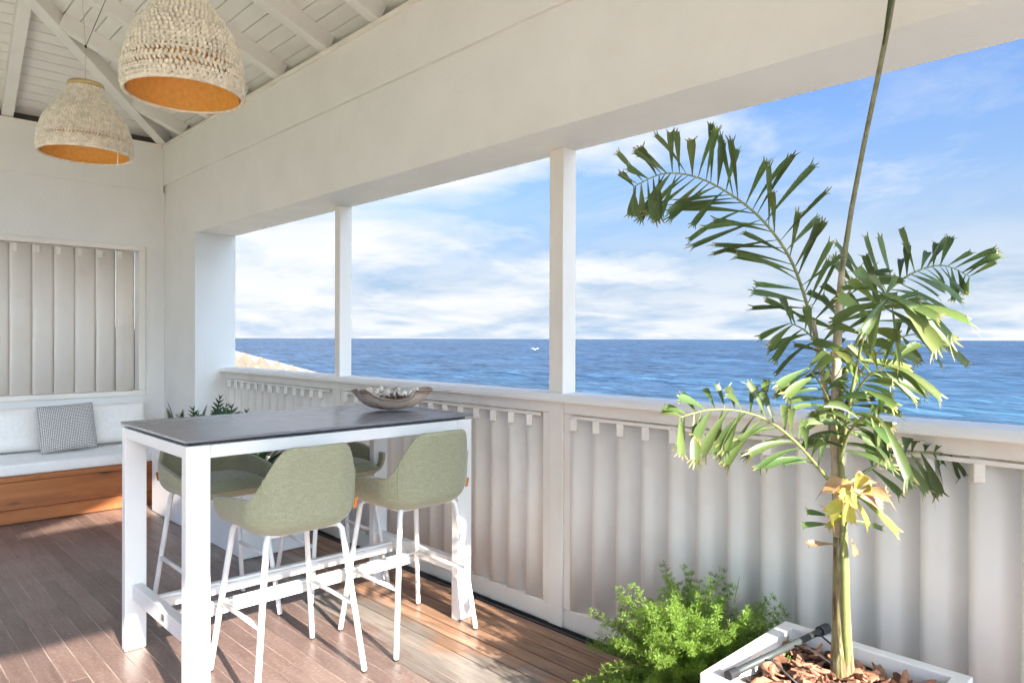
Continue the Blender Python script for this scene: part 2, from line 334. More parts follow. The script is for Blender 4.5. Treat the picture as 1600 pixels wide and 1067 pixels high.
# ------------------------------------------------------------------ room shell
XI, XO, YB, YN, ZS, ZT = 2.357, 2.725, 7.408, -.86, 2.40, 3.305
XL = -.617                                   # matching inner face on the open garden side
def shell():
    # sea side wall: jamb by the corner, near pier, lintel with a slightly recessed upper band
    m = MB()
    m.box(XI, XO, 6.598, YB+.3, -.1, ZS); m.box(XI, XO, YN, YB+.3, ZS, 2.94); m.box(XI-.022, XO, YN, YB+.3, 2.94, ZT)
    tag(m.build('sea_side_wall', M_wall), 'off-white plaster wall with the long sea view opening and deep lintel', 'wall', kind='thing')
    m = MB()                                 # end wall behind the terrace side: pier + lintel
    m.box(2.10, XO, -1.22, YN-.002, -.1, ZS); m.box(-.98, XO, -1.22, YN-.002, ZS, ZT)
    tag(m.build('end_wall', M_wall), 'plaster lintel and pier of the terrace opening facing the shuttered wall', 'wall', kind='thing')
    m = MB()                                 # back wall with shutter opening x -.44..2.175, z .885..2.32
    m.box(-.98, -.44, YB, YB+.25, -.1, 2.87); m.box(2.175, XI-.002, YB, YB+.25, -.1, 2.87)
    m.box(-.44, 2.175, YB, YB+.25, -.1, .885); m.box(-.44, 2.175, YB, YB+.25, 2.32, 2.87); m.box(-.98, XI-.023, YB-.022, YB+.25, 2.87, ZT)
    tag(m.build('back_wall', M_wall), 'off-white plaster wall behind the bench holding the louvred shutter', 'wall', kind='thing')
    m = MB(); m.box(XL-.2, XL, -1.22+.36, YB+.25, 3.02, ZT); m.box(XL-.2, XL, 7.2, YB+.25, -.1, 3.02)  # unseen side, beam made slim and high so more sky light enters
    m.box(XL-.16, XL-.06, 2.37, 2.47, -.1, 3.02); 
    tag(m.build('unseen_side_beam', M_wall), 'unseen plaster beam kept slim and high to let sky light in opposite the sea', 'wall', kind='thing')
shell()
SL = .40; RX = .87                            # roof pitch, ridge line x
def roof():
    t = empty('ceiling', (0, 0, 0)); tag(t, kind='structure')
    z0 = ZT + .035                            # underside of boards at the wall face
    hx = XI - RX
    def zr(d): return z0 + .115 + d*SL        # boards sit on top of rafters
    yb, yn = YB, YN-.36
    # boards: strips parallel to the eaves, cut along the hips
    p = .1; th = .018; k = 0
    m_ = M_ceil
    n = int((hx+.3)/p)+1
    for i in range(-1, n):
        d0 = i*p + .004; d1 = min((i+1)*p - .004, hx)
        if d1 <= d0: continue
        # sea slope and garden slope
        for side in (1, -1):
            xa = RX + side*(hx-d0); xb = RX + side*(hx-d1)
            ye0, ye1 = yb-d0, yb-d1
            m = MB()
            vs = []
            for zz in (0, th):
                vs += [(xa, yn, zr(d0)+zz), (xa, ye0, zr(d0)+zz), (xb, ye1, zr(d1)+zz), (xb, yn, zr(d1)+zz)]
            m.add(vs, [(0, 1, 2, 3), (7, 6, 5, 4), (0, 4, 5, 1), (1, 5, 6, 2), (2, 6, 7, 3), (3, 7, 4, 0)])
            m.build('ceiling_board', m_, t)
        m = MB(); vs = []
        for zz in (0, th):
            vs += [(RX-(hx-d0), yb-d0, zr(d0)+zz), (RX+(hx-d0), yb-d0, zr(d0)+zz), (RX+(hx-d1), yb-d1, zr(d1)+zz), (RX-(hx-d1), yb-d1, zr(d1)+zz)]
        m.add(vs, [(0, 3, 2, 1), (4, 5, 6, 7), (0, 1, 5, 4), (1, 2, 6, 5), (2, 3, 7, 6), (3, 0, 4, 7)])
        m.build('ceiling_board', m_, t)
    # roof skin above
    m = MB(); e = .6; h = .06
    zt = lambda d: zr(d)+h
    c = [(RX+hx+e, yn-e, zt(-e)), (RX+hx+e, yb+e, zt(-e)), (RX-hx-e, yb+e, zt(-e)), (RX-hx-e, yn-e, zt(-e)), (RX, yn-e, zt(hx)), (RX, yb-hx, zt(hx))]
    m.add(c, [(0, 1, 5, 4), (1, 2, 5), (2, 3, 4, 5)]); m.add([(x, y, z+.08) for x, y, z in c], [(4, 5, 1, 0), (5, 2, 1), (5, 4, 3, 2)])
    m.build('roof_skin', mat('roof_shingle', (.16, .14, .13), .9), t)
    # rafters
    rw, rh = .085, .12
    off = rh/2 - .006
    def rafter(a, b, w=rw, h=rh): MB().beam(a, b, w, h).build('rafter', m_, t, bevel=.004)
    ys = [6.93, 6.24, 5.58, 4.92, 4.24, 3.63, 2.97, 2.31, 1.65, .99, .33, -.33, -.95]
    for y in ys:
        dm = min(hx, yb - y - .05)
        for side in (1, -1):
            rafter((RX+side*(hx+.02), y, zr(-.02)-off), (RX+side*(hx-dm), y, zr(dm)-off))
    for side in (1, -1):                      # hips
        rafter((RX+side*(hx-.0), yb-.0, zr(0)-off-.012), (RX, yb-hx, zr(hx)-off-.012), .095, .14)
    for x0, x1 in ((1.075, .99), (.40, .40), (-.27, -.27)):
        dm = min(hx, hx-abs(x1-RX)-.02)
        rafter((x0, yb+.02, zr(-.02)-off), (x1, yb-dm, zr(dm)-off))
    MB().box(RX-.03, RX+.03, yn, yb-hx, zr(hx)-.17, zr(hx)-.02).build('ridge_beam', m_, t, bevel=.004)
    # wall plate mouldings
    MB().box(XI-.036, XI-.005, YN, YB-.037, ZT-.002, ZT+.028).build('wall_plate', M_trim, t)
    MB().box(XL+.02, XI-.04, YB-.036, YB-.005, ZT-.002, ZT+.028).build('wall_plate', M_trim, t)
roof()
# ------------------------------------------------------------------ floor planks
def floor():
    M = bpy.data.materials.new('stained_deck'); M.use_nodes = True; nt = M.node_tree; b = nt.nodes['Principled BSDF']
    ge = nn(nt, 'ShaderNodeNewGeometry'); sx = nn(nt, 'ShaderNodeSeparateXYZ'); lk(nt, ge.outputs['Position'], sx.inputs[0])
    oi = nn(nt, 'ShaderNodeObjectInfo')
    vm = nn(nt, 'ShaderNodeVectorMath', operation='SCALE'); vm.inputs[0].default_value = (3, 37, 7); lk(nt, oi.outputs['Random'], vm.inputs['Scale'])
    va = nn(nt, 'ShaderNodeVectorMath', operation='ADD'); lk(nt, ge.outputs['Position'], va.inputs[0]); lk(nt, vm.outputs[0], va.inputs[1])
    mp = nn(nt, 'ShaderNodeMapping'); mp.inputs['Scale'].default_value = (1, .09, 1); lk(nt, va.outputs[0], mp.inputs[0])
    g = nn(nt, 'ShaderNodeTexNoise'); g.inputs['Scale'].default_value = 30; g.inputs['Detail'].default_value = 8; g.inputs['Roughness'].default_value = .7; g.inputs['Distortion'].default_value = .6; lk(nt, mp.outputs[0], g.inputs['Vector'])
    n1 = nn(nt, 'ShaderNodeTexNoise'); n1.inputs['Scale'].default_value = 2.2; n1.inputs['Detail'].default_value = 9; n1.inputs['Roughness'].default_value = .65; lk(nt, ge.outputs['Position'], n1.inputs['Vector'])
    n5 = nn(nt, 'ShaderNodeTexNoise'); n5.inputs['Scale'].default_value = 60; n5.inputs['Detail'].default_value = 4; lk(nt, ge.outputs['Position'], n5.inputs['Vector'])
    stain = ramp(nt, g.outputs[0], [(.3, (.122, .073, .060)), (.7, (.215, .140, .118))])
    stain = mixc(nt, math_n(nt, 'MULTIPLY', ramp(nt, n5.outputs[0], [(.5, (0, 0, 0)), (.72, (1, 1, 1))]), .35), stain, (.38, .29, .25))
    bare = ramp(nt, g.outputs[0], [(.28, (.115, .055, .032)), (.5, (.26, .142, .086)), (.75, (.40, .265, .18))])
    grey = ramp(nt, g.outputs[0], [(.3, (.13, .105, .09)), (.7, (.29, .25, .215))])
    # wear: stain worn off in a strip along the railing, silvered at its border
    wx = math_n(nt, 'ADD', sx.outputs[0], math_n(nt, 'MULTIPLY', math_n(nt, 'SUBTRACT', n1.outputs[0], .5), .9))
    wx = math_n(nt, 'ADD', wx, math_n(nt, 'MULTIPLY', math_n(nt, 'SUBTRACT', g.outputs[0], .5), .25))
    c = mixc(nt, ramp(nt, math_n(nt, 'SUBTRACT', wx, 1.0), [(.80, (0, 0, 0)), (.92, (1, 1, 1))]), stain, grey)
    c = mixc(nt, ramp(nt, math_n(nt, 'SUBTRACT', wx, 1.0), [(1-.0, (0, 0, 0)), (1.0, (0, 0, 0))]), c, bare) if False else c
    sep = math_n(nt, 'MULTIPLY', math_n(nt, 'SUBTRACT', wx, 2.02), 6.0, True)
    c = mixc(nt, sep, c, bare)
    hsv = nn(nt, 'ShaderNodeHueSaturation'); lk(nt, c, hsv.inputs['Color'])
    lk(nt, math_n(nt, 'ADD', math_n(nt, 'MULTIPLY', oi.outputs['Random'], .45), .78), hsv.inputs['Value'])
    lk(nt, hsv.outputs[0], b.inputs['Base Color'])
    lk(nt, ramp(nt, n1.outputs[0], [(.3, (.27, .27, .27)), (.7, (.44, .44, .44))]), b.inputs['Roughness'])
    bp = nn(nt, 'ShaderNodeBump'); bp.inputs['Strength'].default_value = .25; bp.inputs['Distance'].default_value = .003; lk(nt, g.outputs[0], bp.inputs['Height']); lk(nt, bp.outputs[0], b.inputs['Normal'])
    # joints: pale filler between stained boards, open dark gaps along the railing
    J = bpy.data.materials.new('board_joint'); J.use_nodes = True; nj = J.node_tree; bj = nj.nodes['Principled BSDF']; bj.inputs['Roughness'].default_value = .8
    gj = nn(nj, 'ShaderNodeNewGeometry'); sj = nn(nj, 'ShaderNodeSeparateXYZ'); lk(nj, gj.outputs['Position'], sj.inputs[0])
    nz = nn(nj, 'ShaderNodeTexNoise'); nz.inputs['Scale'].default_value = 3; nz.inputs['Detail'].default_value = 6; lk(nj, gj.outputs['Position'], nz.inputs['Vector'])
    fil = ramp(nj, nz.outputs[0], [(.35, (.11, .08, .065)), (.65, (.46, .37, .31))])
    lk(nj, mixc(nj, math_n(nj, 'MULTIPLY', math_n(nj, 'SUBTRACT', sj.outputs[0], 2.0), 12, True), fil, (.015, .01, .008)), bj.inputs['Base Color'])
    XE = 2.565
    m = MB(); m.add([(-.68, -1.3, -.0015), (2.03, -1.3, -.0015), (2.03, 7.6, -.0015), (-.68, 7.6, -.0015)], [(0, 1, 2, 3)]); m.add([(2.03, -1.3, -.016), (XE, -1.3, -.016), (XE, 7.6, -.016), (2.03, 7.6, -.016)], [(0, 1, 2, 3)])
    m.box(-.68, XE, -1.3, 7.6, -.09, -.03)
    fl = m.build('floor', J); tag(fl, kind='structure')
    pw = .085; meshes = {}
    def plank_mesh(L, worn=False):
        key = (L, worn)
        if key in meshes: return meshes[key]
        hw, c, y0, y1 = pw/2-(.0034 if worn else .0016), .0015, .0012, L-.0012
        vs = []
        for y in (y0, y1):
            vs += [(-hw, y, -.02), (hw, y, -.02), (hw, y, -c), (hw-c, y, 0), (-hw+c, y, 0), (-hw, y, -c)]
        fs = [tuple(range(6)), tuple(range(11, 5, -1))] + [(i, i+6, (i+1) % 6+6, (i+1) % 6) for i in range(6)]
        me = bpy.data.meshes.new('plank'); me.from_pydata(vs, [], fs); me.update(); me.materials.append(M); meshes[key] = me; return me
    rnd = random.Random(3); x = XE - pw/2
    while x > -.66:
        y = -1.3 - rnd.choice((.2, .7, 1.2, 1.6))
        while y < 6.75:
            L = rnd.choice((1.5, 2.1, 2.7)); 
            o = link('plank', plank_mesh(L, x > 2.04), None, fl); o.location = (x, y, rnd.uniform(-.0006, .0006)); y += L
        x -= pw
    # drain along the railing
    m = MB(); m.box(2.567, 2.583, -1.2, 6.59, -.05, .004); m.build('slot_shade', M_rubber, fl)  # solid black strip painting the shadow in the slot beside the deck
    m = MB(); m.box(2.584, 2.80, -1.2, 6.59, -.09, -.022); m.build('drain_channel', M_steel, fl)
    m = MB(); m.box(2.628, 2.634, -1.2, 6.59, -.03, -.006); m.build('drain_lip', M_rubber, fl)
floor()
# ------------------------------------------------------------------ railing posts and louvred panels
def posts():
    for y0, y1, lab in ((2.366, 2.46, 'square white timber post rising from the railing next to the palm'), (4.53, 4.60, 'square white timber post rising from the railing behind the driftwood bowl')):
        m = MB(); m.box(2.63, 2.728, y0, y1, -.02, ZS+.0)
        tag(m.build('railing_post', M_trim, bevel=.003), lab, 'post', 'posts of the sea view opening')
posts()
def slat_mesh(w, h, th, name='slat'):
    prof = []
    n = 7
    for i in range(n+1):
        t = -1 + 2*i/n; prof.append((t*w/2, -th*(1-abs(t)**3)*.9 - .0055))
    for i in range(n, -1, -1):
        t = -1 + 2*i/n; prof.append((t*w/2, th*(1-t*t)*.35 + .0055))
    k = len(prof); vs = [(x, y, z) for z in (0, h) for x, y in prof]
    fs = [tuple(range(k))[::-1], tuple(range(k, 2*k))] + [(i, (i+1) % k, (i+1) % k+k, i+k) for i in range(k)]
    me = bpy.data.meshes.new(name); me.from_pydata(vs, [], fs); me.update(); me.materials.append(M_slat)
    for i, p in enumerate(me.polygons): p.use_smooth = 2 <= i < 2+n
    return me
SLATS = {}
def louvre_panel(name, y0, y1, label, ang, slatw, pitch, cap_y0, cap_y1):
    t = empty(name, (2.66, (y0+y1)/2, 0), label=label, cat='balustrade', group='louvred balustrades'); ox, oy = 2.66, (y0+y1)/2
    def bx(nm, x0, x1, ya, yb, z0, z1, bev=.004): return MB().box(x0-ox, x1-ox, ya-oy, yb-oy, z0, z1).build(nm, M_trim, t, bevel=bev)
    m = MB(); pr = [(2.578, 1.128), (2.578, 1.146), (2.596, 1.166), (2.735, 1.170), (2.752, 1.158), (2.752, 1.128)]
    k = len(pr); vs = [(x-ox, y-oy, z) for y in (cap_y0, cap_y1) for x, z in pr]
    m.add(vs, [tuple(range(k)), tuple(range(k, 2*k))[::-1]] + [(i, i+k, (i+1) % k+k, (i+1) % k) for i in range(k)]); m.build('cap_rail', M_white, t, bevel=.003)
    bx('top_rail', 2.636, 2.72, y0, y1, 1.066, 1.127); bx('bottom_rail', 2.645, 2.715, y0, y1, -.012, .088)
    bx('stile', 2.640, 2.716, y0+.001, y0+.05, .089, 1.065); bx('stile', 2.640, 2.716, y1-.05, y1-.001, .089, 1.065)
    bx('control_bar', 2.628, 2.635, y0+.06, y1-.06, 1.045, 1.06, .001)
    key = slatw
    if key not in SLATS:
        SLATS[key] = slat_mesh(slatw, .973, .009)
        mt = MB().box(-.017, .017, -.016, .010, 0, .062); me = bpy.data.meshes.new('pivot_tab'); me.from_pydata(mt.v, [], mt.f); me.materials.append(M_trim); SLATS['tab'] = me
    n = int((y1-y0-.10)/pitch + .35); 
    rnd = random.Random(int(y0*100)+5)
    for i in range(n):
        yy = y1 - .05 - (i+.5)*pitch
        if yy - slatw*.4 < y0+.02: break
        s = link('slat', SLATS[key], None, t); s.location = (2.683-ox, yy-oy, .092)
        a = R_(ang + rnd.uniform(-4, 4)); s.rotation_euler.z = -R_(90) + a
        tb = link('pivot_tab', SLATS['tab'], None, s); tb.location = (-slatw/2+.020, -.016, .895); 
        if not tb.modifiers:
            b = tb.modifiers.new('bevel', 'BEVEL'); b.width = .005; b.segments = 2
    return t
louvre_panel('balustrade', 4.60, 6.597, 'louvred railing panel between the white jamb and the far post', 38, .150, .142, 4.565, 6.60)
louvre_panel('balustrade', 2.46, 4.53, 'louvred railing panel between the two posts behind the bar stools', 34, .158, .142, 2.413, 4.565)
louvre_panel('balustrade', -.86, 2.366, 'long louvred railing panel behind the palm and its planter', 29, .174, .1425, -.86, 2.413)
def shutter():
    t = empty('louvred_shutter', (.87, YB, .885), label='vertical louvred shutter in the wall above the bench', cat='shutter'); ox, oy, oz = .87, YB, .885
    def bx(nm, x0, x1, ya, yb, z0, z1): MB().box(x0-ox, x1-ox, ya-oy, yb-oy, z0-oz, z1-oz).build(nm, M_trim, t, bevel=.004)
    bx('frame_head', -.44, 2.175, YB-.018, YB+.12, 2.275, 2.322); bx('frame_sill', -.44, 2.175, YB-.018, YB+.12, .884, .93)
    bx('frame_jamb', 2.118, 2.176, YB-.016, YB+.12, .931, 2.274); bx('frame_jamb', -.441, -.383, YB-.016, YB+.12, .931, 2.274)
    me = slat_mesh(.176, 1.333, .010); rnd = random.Random(2)
    x = 2.095
    while x > -.36:
        s = link('slat', me, None, t); s.location = (x-.083-ox, .045, .048); s.rotation_euler.z = R_(15+rnd.uniform(-2, 2))
        tb = link('pivot_tab', SLATS['tab'], None, s); tb.location = (-.170/2+.02, -.013, 1.26)
        x -= .166
shutter()
# ------------------------------------------------------------------ bench and cushions
def bench():
    t = empty('bench', (.75, 6.98, 0), label='built-in pine bench with knotty orange boards under the shutter', cat='bench'); ox, oy = .75, 6.98
    def bx(nm, x0, x1, ya, yb, z0, z1, M=M_pine): return MB().box(x0-ox, x1-ox, ya-oy, yb-oy, z0, z1).build(nm, M, t, bevel=.003)
    bx('base', -.58, 2.06, 6.60, 7.40, .003, .34)
    bx('front_board', -.60, 2.08, 6.556, 6.598, .326, .368); bx('front_board', -.60, 2.078, 6.560, 6.597, .112, .323); bx('front_board', -.60, 2.079, 6.556, 6.597, .006, .109)
    bx('seat_board', -.60, 2.078, 6.60, 7.402, .341, .367); bx('end_board', 2.061, 2.082, 6.60, 7.40, .006, .339)
bench()
def cushion(name, w, d, h, loc, rot, M, label, cat, group=None, puff=.35, seed=0):
    nx, ny = 18, 12; m = MB(); rnd = seed*3.7
    def P(i, j, s):
        u = -1+2*i/nx; v = -1+2*j/ny
        ex = (1-abs(u)**5)*(1-abs(v)**5); pin = 1 - .05*(1-abs(u)) * abs(v)**3 - 0
        zz = s*h/2*((1-puff)*(min(1, (1-abs(u)**14))*min(1, (1-abs(v)**14)))**.5 + puff*ex)
        zz += .010*mnoise.noise((u*2+rnd, v*2, s*3)) * ex + .005*mnoise.noise((u*6+rnd, v*5, s*2))*ex
        return (u*w/2*(1-.035*(1-v*v)*0), v*d/2*(1 - .04*(1-u*u)*(abs(v) > .9)), zz)
    for s in (1, -1):
        o = len(m.v)
        for j in range(ny+1):
            for i in range(nx+1): m.v.append(P(i, j, s))
        for j in range(ny):
            for i in range(nx):
                a = o+j*(nx+1)+i; q = (a, a+1, a+nx+2, a+nx+1); m.f.append(q if s > 0 else q[::-1])
    o = m.build(name, M, None, True, sub=1)
    bm = bmesh.new(); bm.from_mesh(o.data); bmesh.ops.remove_doubles(bm, verts=bm.verts, dist=.0006); bm.to_mesh(o.data); bm.free()
    o.location = loc; o.rotation_euler = rot
    return tag(o, label, cat, group)
def slab_cushion():
    m = MB(); m.box(-1.33, 1.32, -.42, .42, 0, .09); o = m.build('seat_cushion', M_seatc, None, True, bevel=.022)
    o.modifiers['bevel'].segments = 4; o.location = (.735, 6.98, .369)
    tag(o, 'long pale grey seat cushion lying on the pine bench', 'cushion')
slab_cushion()
cushion('back_cushion', 1.30, .40, .17, (.70, 7.21, .655), (R_(80), 0, 0), M_cream, 'cream back cushion partly hidden by the patterned pillow, far from the corner', 'cushion', 'cream back cushions', .45, 1)
cushion('back_cushion', .74, .39, .16, (1.77, 7.22, .652), (R_(80), 0, 0), M_cream, 'cream back cushion at the corner end of the bench', 'cushion', 'cream back cushions', .45, 2)
cushion('throw_pillow', .44, .43, .13, (1.445, 7.02, .665), (R_(76), R_(-2.5), R_(2)), M_print, 'square throw pillow with small black and white print', 'pillow', None, .85, 3)
# ------------------------------------------------------------------ table
def table():
    x0, x1, y0, y1 = .952, 2.385, 2.766, 3.60
    t = empty('bar_table', ((x0+x1)/2, (y0+y1)/2, 0), label='tall white bar table with dark grey stone top', cat='table'); ox, oy = (x0+x1)/2, (y0+y1)/2
    def bx(nm, xa, xb, ya, yb, z0, z1, M=M_white, bev=.003): return MB().box(xa-ox, xb-ox, ya-oy, yb-oy, z0, z1).build(nm, M, t, bevel=bev)
    Mt = mat('grey_ceramic', (.20, .20, .215), .26, .06, 9, .01, 120, .5, (.35, 2.2, 1))
    top = bx('tabletop', x0, x1, y0, y1, 1.040, 1.052, Mt, .0015)
    bx('top_carrier', x0+.03, x1-.03, y0+.03, y1-.03, 1.029, 1.0395, mat('black_carrier', (.02, .02, .022), .5), .001)
    lx, ly = .092, .048; i = .006
    X0, X1, Y0, Y1 = x0+i, x1-i, y0+i, y1-i
    for xa in (X0, X1-lx):
        for ya in (Y0, Y1-ly): bx('leg', xa, xa+lx, ya, ya+ly, .002, 1.027)
    for ya in (Y0+.002, Y1-ly+.002): bx('apron', X0+lx+.0005, X1-lx-.0005, ya, ya+ly-.004, .975, 1.026)
    for xa in (X0+.002, X1-lx+.022): bx('apron', xa, xa+.068, Y0+ly+.0005, Y1-ly-.0005, .978, 1.026)
    a = bx('end_stretcher', X0+.03, X0+.072, Y0+ly+.0005, Y1-ly-.0005, .235, .305); bx('end_stretcher', X1-.072, X1-.03, Y0+ly+.0005, Y1-ly-.0005, .235, .305)
    MB().box(X0+.0275-ox, X0+.0297-ox, 3.105-oy, 3.135-oy, .262, .285).build('maker_plate', mat('plate_grey', (.12, .12, .12), .4), a)
    for ya in (3.125, 3.375):
        b = bx('footrest_bar', X0+.0725, X1-.0725, ya, ya+.045, .222, .262); MB().box(X0+.074-ox, X1-.074-ox, ya+.008-oy, ya+.037-oy, .2625, .276).build('tread', M_white, b, bevel=.002)
table()
# ------------------------------------------------------------------ bar stools
def stool(label):
    t = empty('bar_stool', label=label, cat='bar stool', group='bar stools at the table')
    # upholstered tub shell; local front is +Y
    path = []                                   # plan outline (x, y, weight of back, arm parameter)
    a, yb, yf, r = .232, -.222, .180, .135
    for i in range(7): path.append((-a, yf + (yb+r-yf)*i/6, 0, i/6))
    for i in range(1, 8):
        th = math.pi/2*i/8; path.append((-a + r - r*math.cos(th), yb + r - r*math.sin(th), i/8, 1))
    for i in range(9): path.append((-a+r + (2*a-2*r)*i/8, yb, 1, 1))
    full = path + [(-x, y, wb, ar) for x, y, wb, ar in path[:14][::-1]]
    full = [(full[0][0], full[0][1]+.010, 0, 0)] + full + [(full[-1][0], full[-1][1]+.010, 0, 0)]
    m = MB(); n = len(full)
    rows = [(.85, -.004, 0), (.62, -.004, 0), (.42, 0, 0), (.25, .008, 0), (.13, .022, 0), (.05, .042, 0), (.01, .062, 0), (0, 0, .25), (0, 0, .5), (0, 0, .75), (0, 0, .93), (0, 0, 1.0)]; NT = len(rows)
    for x, y, wb, ar in full:
        q_ = max(0, min(1, (wb-.22)/.62)); wbs = q_*q_*(3-2*q_); top = .768 + .030*ar + .212*wbs
        bot = .645 + .020*(1-ar)
        for ins, dz, fr in rows:
            z = bot + dz if fr == 0 else (bot+.058) + (top-bot-.058)*fr
            upn = max(0, z-.80); s_ = (z-bot)/(top-bot)
            kf = 1-.6*max(0, min(1, y/.15)); px = x*(1-ins*kf)*(1 + .03*min(1, (z-bot)/.12))*(1 - .28*upn*wbs)
            py = (y+.02)*(1-ins*(.9 if y < 0 else .25)) - .02 - wb*(.02*s_ + .16*upn)
            m.v.append((px, py, z))
    for i in range(n-1):
        for j in range(NT-1):
            p = i*NT+j; m.f.append((p, p+NT, p+NT+1, p+1))
    sh = m.build('shell', M_sage, t, True)
    so_ = sh.modifiers.new('solid', 'SOLIDIFY'); so_.thickness = .022; so_.offset = -1 if False else 0
    sb = sh.modifiers.new('sub', 'SUBSURF'); sb.levels = sb.render_levels = 2
    # seat pad
    m = MB(); nx, ny = 14, 12
    for s in (1, -1):
        o = len(m.v)
        for j in range(ny+1):
            for i in range(nx+1):
                u, v = -1+2*i/nx, -1+2*j/ny; uu = u*math.sqrt(1-v*v*.62 if v < 0 else 1-v*v*.03); vv = v*math.sqrt(1-u*u*(.30 if v < 0 else .08))
                e = (1-abs(u)**9)*(1-abs(v)**8)
                m.v.append((uu*.212, .018+vv*.205, .680 + (s*.044)*e**.42 + (.010*(1-u*u)*(1-v*v) if s > 0 else 0)))
        for j in range(ny):
            for i in range(nx):
                p = o+j*(nx+1)+i; q = (p, p+1, p+nx+2, p+nx+1); m.f.append(q if s > 0 else q[::-1])
    m.build('seat_pad', M_sage, t, True, sub=1)
    for sx_ in (-1, 1):
        i = 11 if sx_ < 0 else n-1-11
        pts = [Vector(sh.data.vertices[i*NT+j].co) for j in range(6, NT)]
        pts = [p + Vector((p.x, p.y, 0)).normalized()*.0135 for p in pts]
        MB().tube(pts, .0022, 5).build('piping', mat('piping', (.40, .42, .24), .8) if 'piping' not in bpy.data.materials else bpy.data.materials['piping'], t, True)
    # tubular frame
    for sx_ in (-1, 1):
        for sy in (-1, 1):
            leg = MB().tube([(sx_*.13, sy*.12, .643), (sx_*.158, sy*.150, .640), (sx_*.170, sy*.162, .622), (sx_*.24, sy*.23, .0125), (sx_*.2405, sy*.2305, .004)], [.0125, .0125, .0128, .0125, .010], 12).build('leg', M_white, t, True)
            MB().lathe([(.0, .0), (.010, .0), (.012, .003), (.012, .008)], 12, (sx_*.2405, sy*.2305, 0)).build('foot_glide', M_rubber, leg)
        f = .30/.622; x = sx_*(.24-.07*f); y = .23-.068*f
        MB().tube([(x, -y, .30), (x, y, .30)], .0105, 10).build('footrest', M_white, t, True)
    MB().tube([(-.15, -.14, .642), (.15, -.14, .642), (.15, .16, .642), (-.15, .16, .642), (-.15, -.14, .642)], .011, 8).build('seat_frame', M_white, t)
    Mo = bpy.data.materials.get('orange_tag') or mat('orange_tag', (.75, .22, .05), .7)
    g = MB().box(-.003, .018, -.0015, .0015, -.022, .022, Matrix.Translation((.218, -.186, .728)) @ Matrix.Rotation(R_(12), 4, 'Y') @ Matrix.Rotation(R_(20), 4, 'Z')).build('maker_tag', Mo, t)
    return t
def place_tag(t):
    pass
s0 = stool('sage green bar stool, back to the viewer, beside the table legs near the bench')
spots = [((1.41, 2.86, 0), 0, None), ((2.045, 2.86, 0), R_(1.5), 'sage green bar stool beside the railing with its back to the viewer'),
         ((1.43, 3.70, 0), math.pi, 'sage green bar stool across the table, seen between the table legs at the bench end'),
         ((2.10, 3.70, 0), math.pi+R_(-2), 'sage green bar stool across the table, mostly hidden, beside the railing')]
for i, (loc, rz, lab) in enumerate(spots):
    o = s0 if i == 0 else copy_tree(s0)
    o.location = loc; o.rotation_euler.z = rz
    if lab: o['label'] = lab
# ------------------------------------------------------------------ driftwood bowl
def bowl():
    t = empty('driftwood_bowl', (2.17, 3.20, 1.053), R_(-28), label='carved driftwood bowl filled with pale shells on the table', cat='bowl')
    Mw = wood('driftwood', [(.3, (.38, .23, .15)), (.5, (.58, .42, .31)), (.75, (.72, .61, .50))], 16, (.3, 1, 1), .95, .4)
    m = MB(); nu, nr = 40, 7
    def pt(i, j, off):
        a = 2*math.pi*i/nu; s = j/nr
        lob = 1 + .13*math.sin(3*a+.6) + .07*math.sin(5*a+2) + .10*mnoise.noise((math.cos(a)*1.5, math.sin(a)*1.5, 3))
        rim = .080 + .034*math.cos(a-.2)**2 + .022*mnoise.noise((math.cos(a)*2.2, math.sin(a)*2.2, 9)) - .022*math.exp(-((a-4.7)/.5)**2)
        rr = s**.72
        return Vector((.205*lob*rr*math.cos(a)*(1-off*.055), .118*lob*rr*math.sin(a)*(1-off*.085), .004 + rim*s**2.3 + off*.010*(1-s*.75)))
    for off in (0, 1):
        o = len(m.v)
        for j in range(nr+1):
            for i in range(nu): m.v.append(tuple(pt(i, j, off)))
        for j in range(nr):
            for i in range(nu):
                q = (o+j*nu+i, o+j*nu+(i+1) % nu, o+(j+1)*nu+(i+1) % nu, o+(j+1)*nu+i); m.f.append(q if off else q[::-1])
    for i in range(nu):
        a, b = nr*nu+i, nr*nu+(i+1) % nu; o = (nr+1)*nu; m.f.append((a, b, b+o, a+o))
    m.build('bowl_body', Mw, t, True)
    Ms = mat('shell_white', (.74, .68, .60), .95, .25, 30, .3, 90); rnd = random.Random(5)
    for k in range(44):
        a = rnd.uniform(0, 6.28); q = math.sqrt(rnd.random())*.86
        x, y = .165*q*math.cos(a), .088*q*math.sin(a)
        M = Matrix.Rotation(rnd.uniform(0, 6.28), 4, 'Z') @ Matrix.Rotation(rnd.uniform(-.7, .7), 4, 'X') @ Matrix.Rotation(rnd.uniform(-.7, .7), 4, 'Y')
        m = MB(); m.blob((0, 0, 0), rnd.uniform(.022, .042), rnd.uniform(.014, .026), rnd.uniform(.008, .016), M, 9, 6)
        for i, p in enumerate(m.v):
            d = 1 + .22*mnoise.noise(Vector(p)*60 + Vector((k, 0, 0))); m.v[i] = (p[0]*d + x, p[1]*d + y, p[2]*d + .052 + .046*q*q + rnd.uniform(0, .026) + .028*(1-q))
        sh = m.build('seashell', Ms, None, True); sh.parent = t; 
bowl()
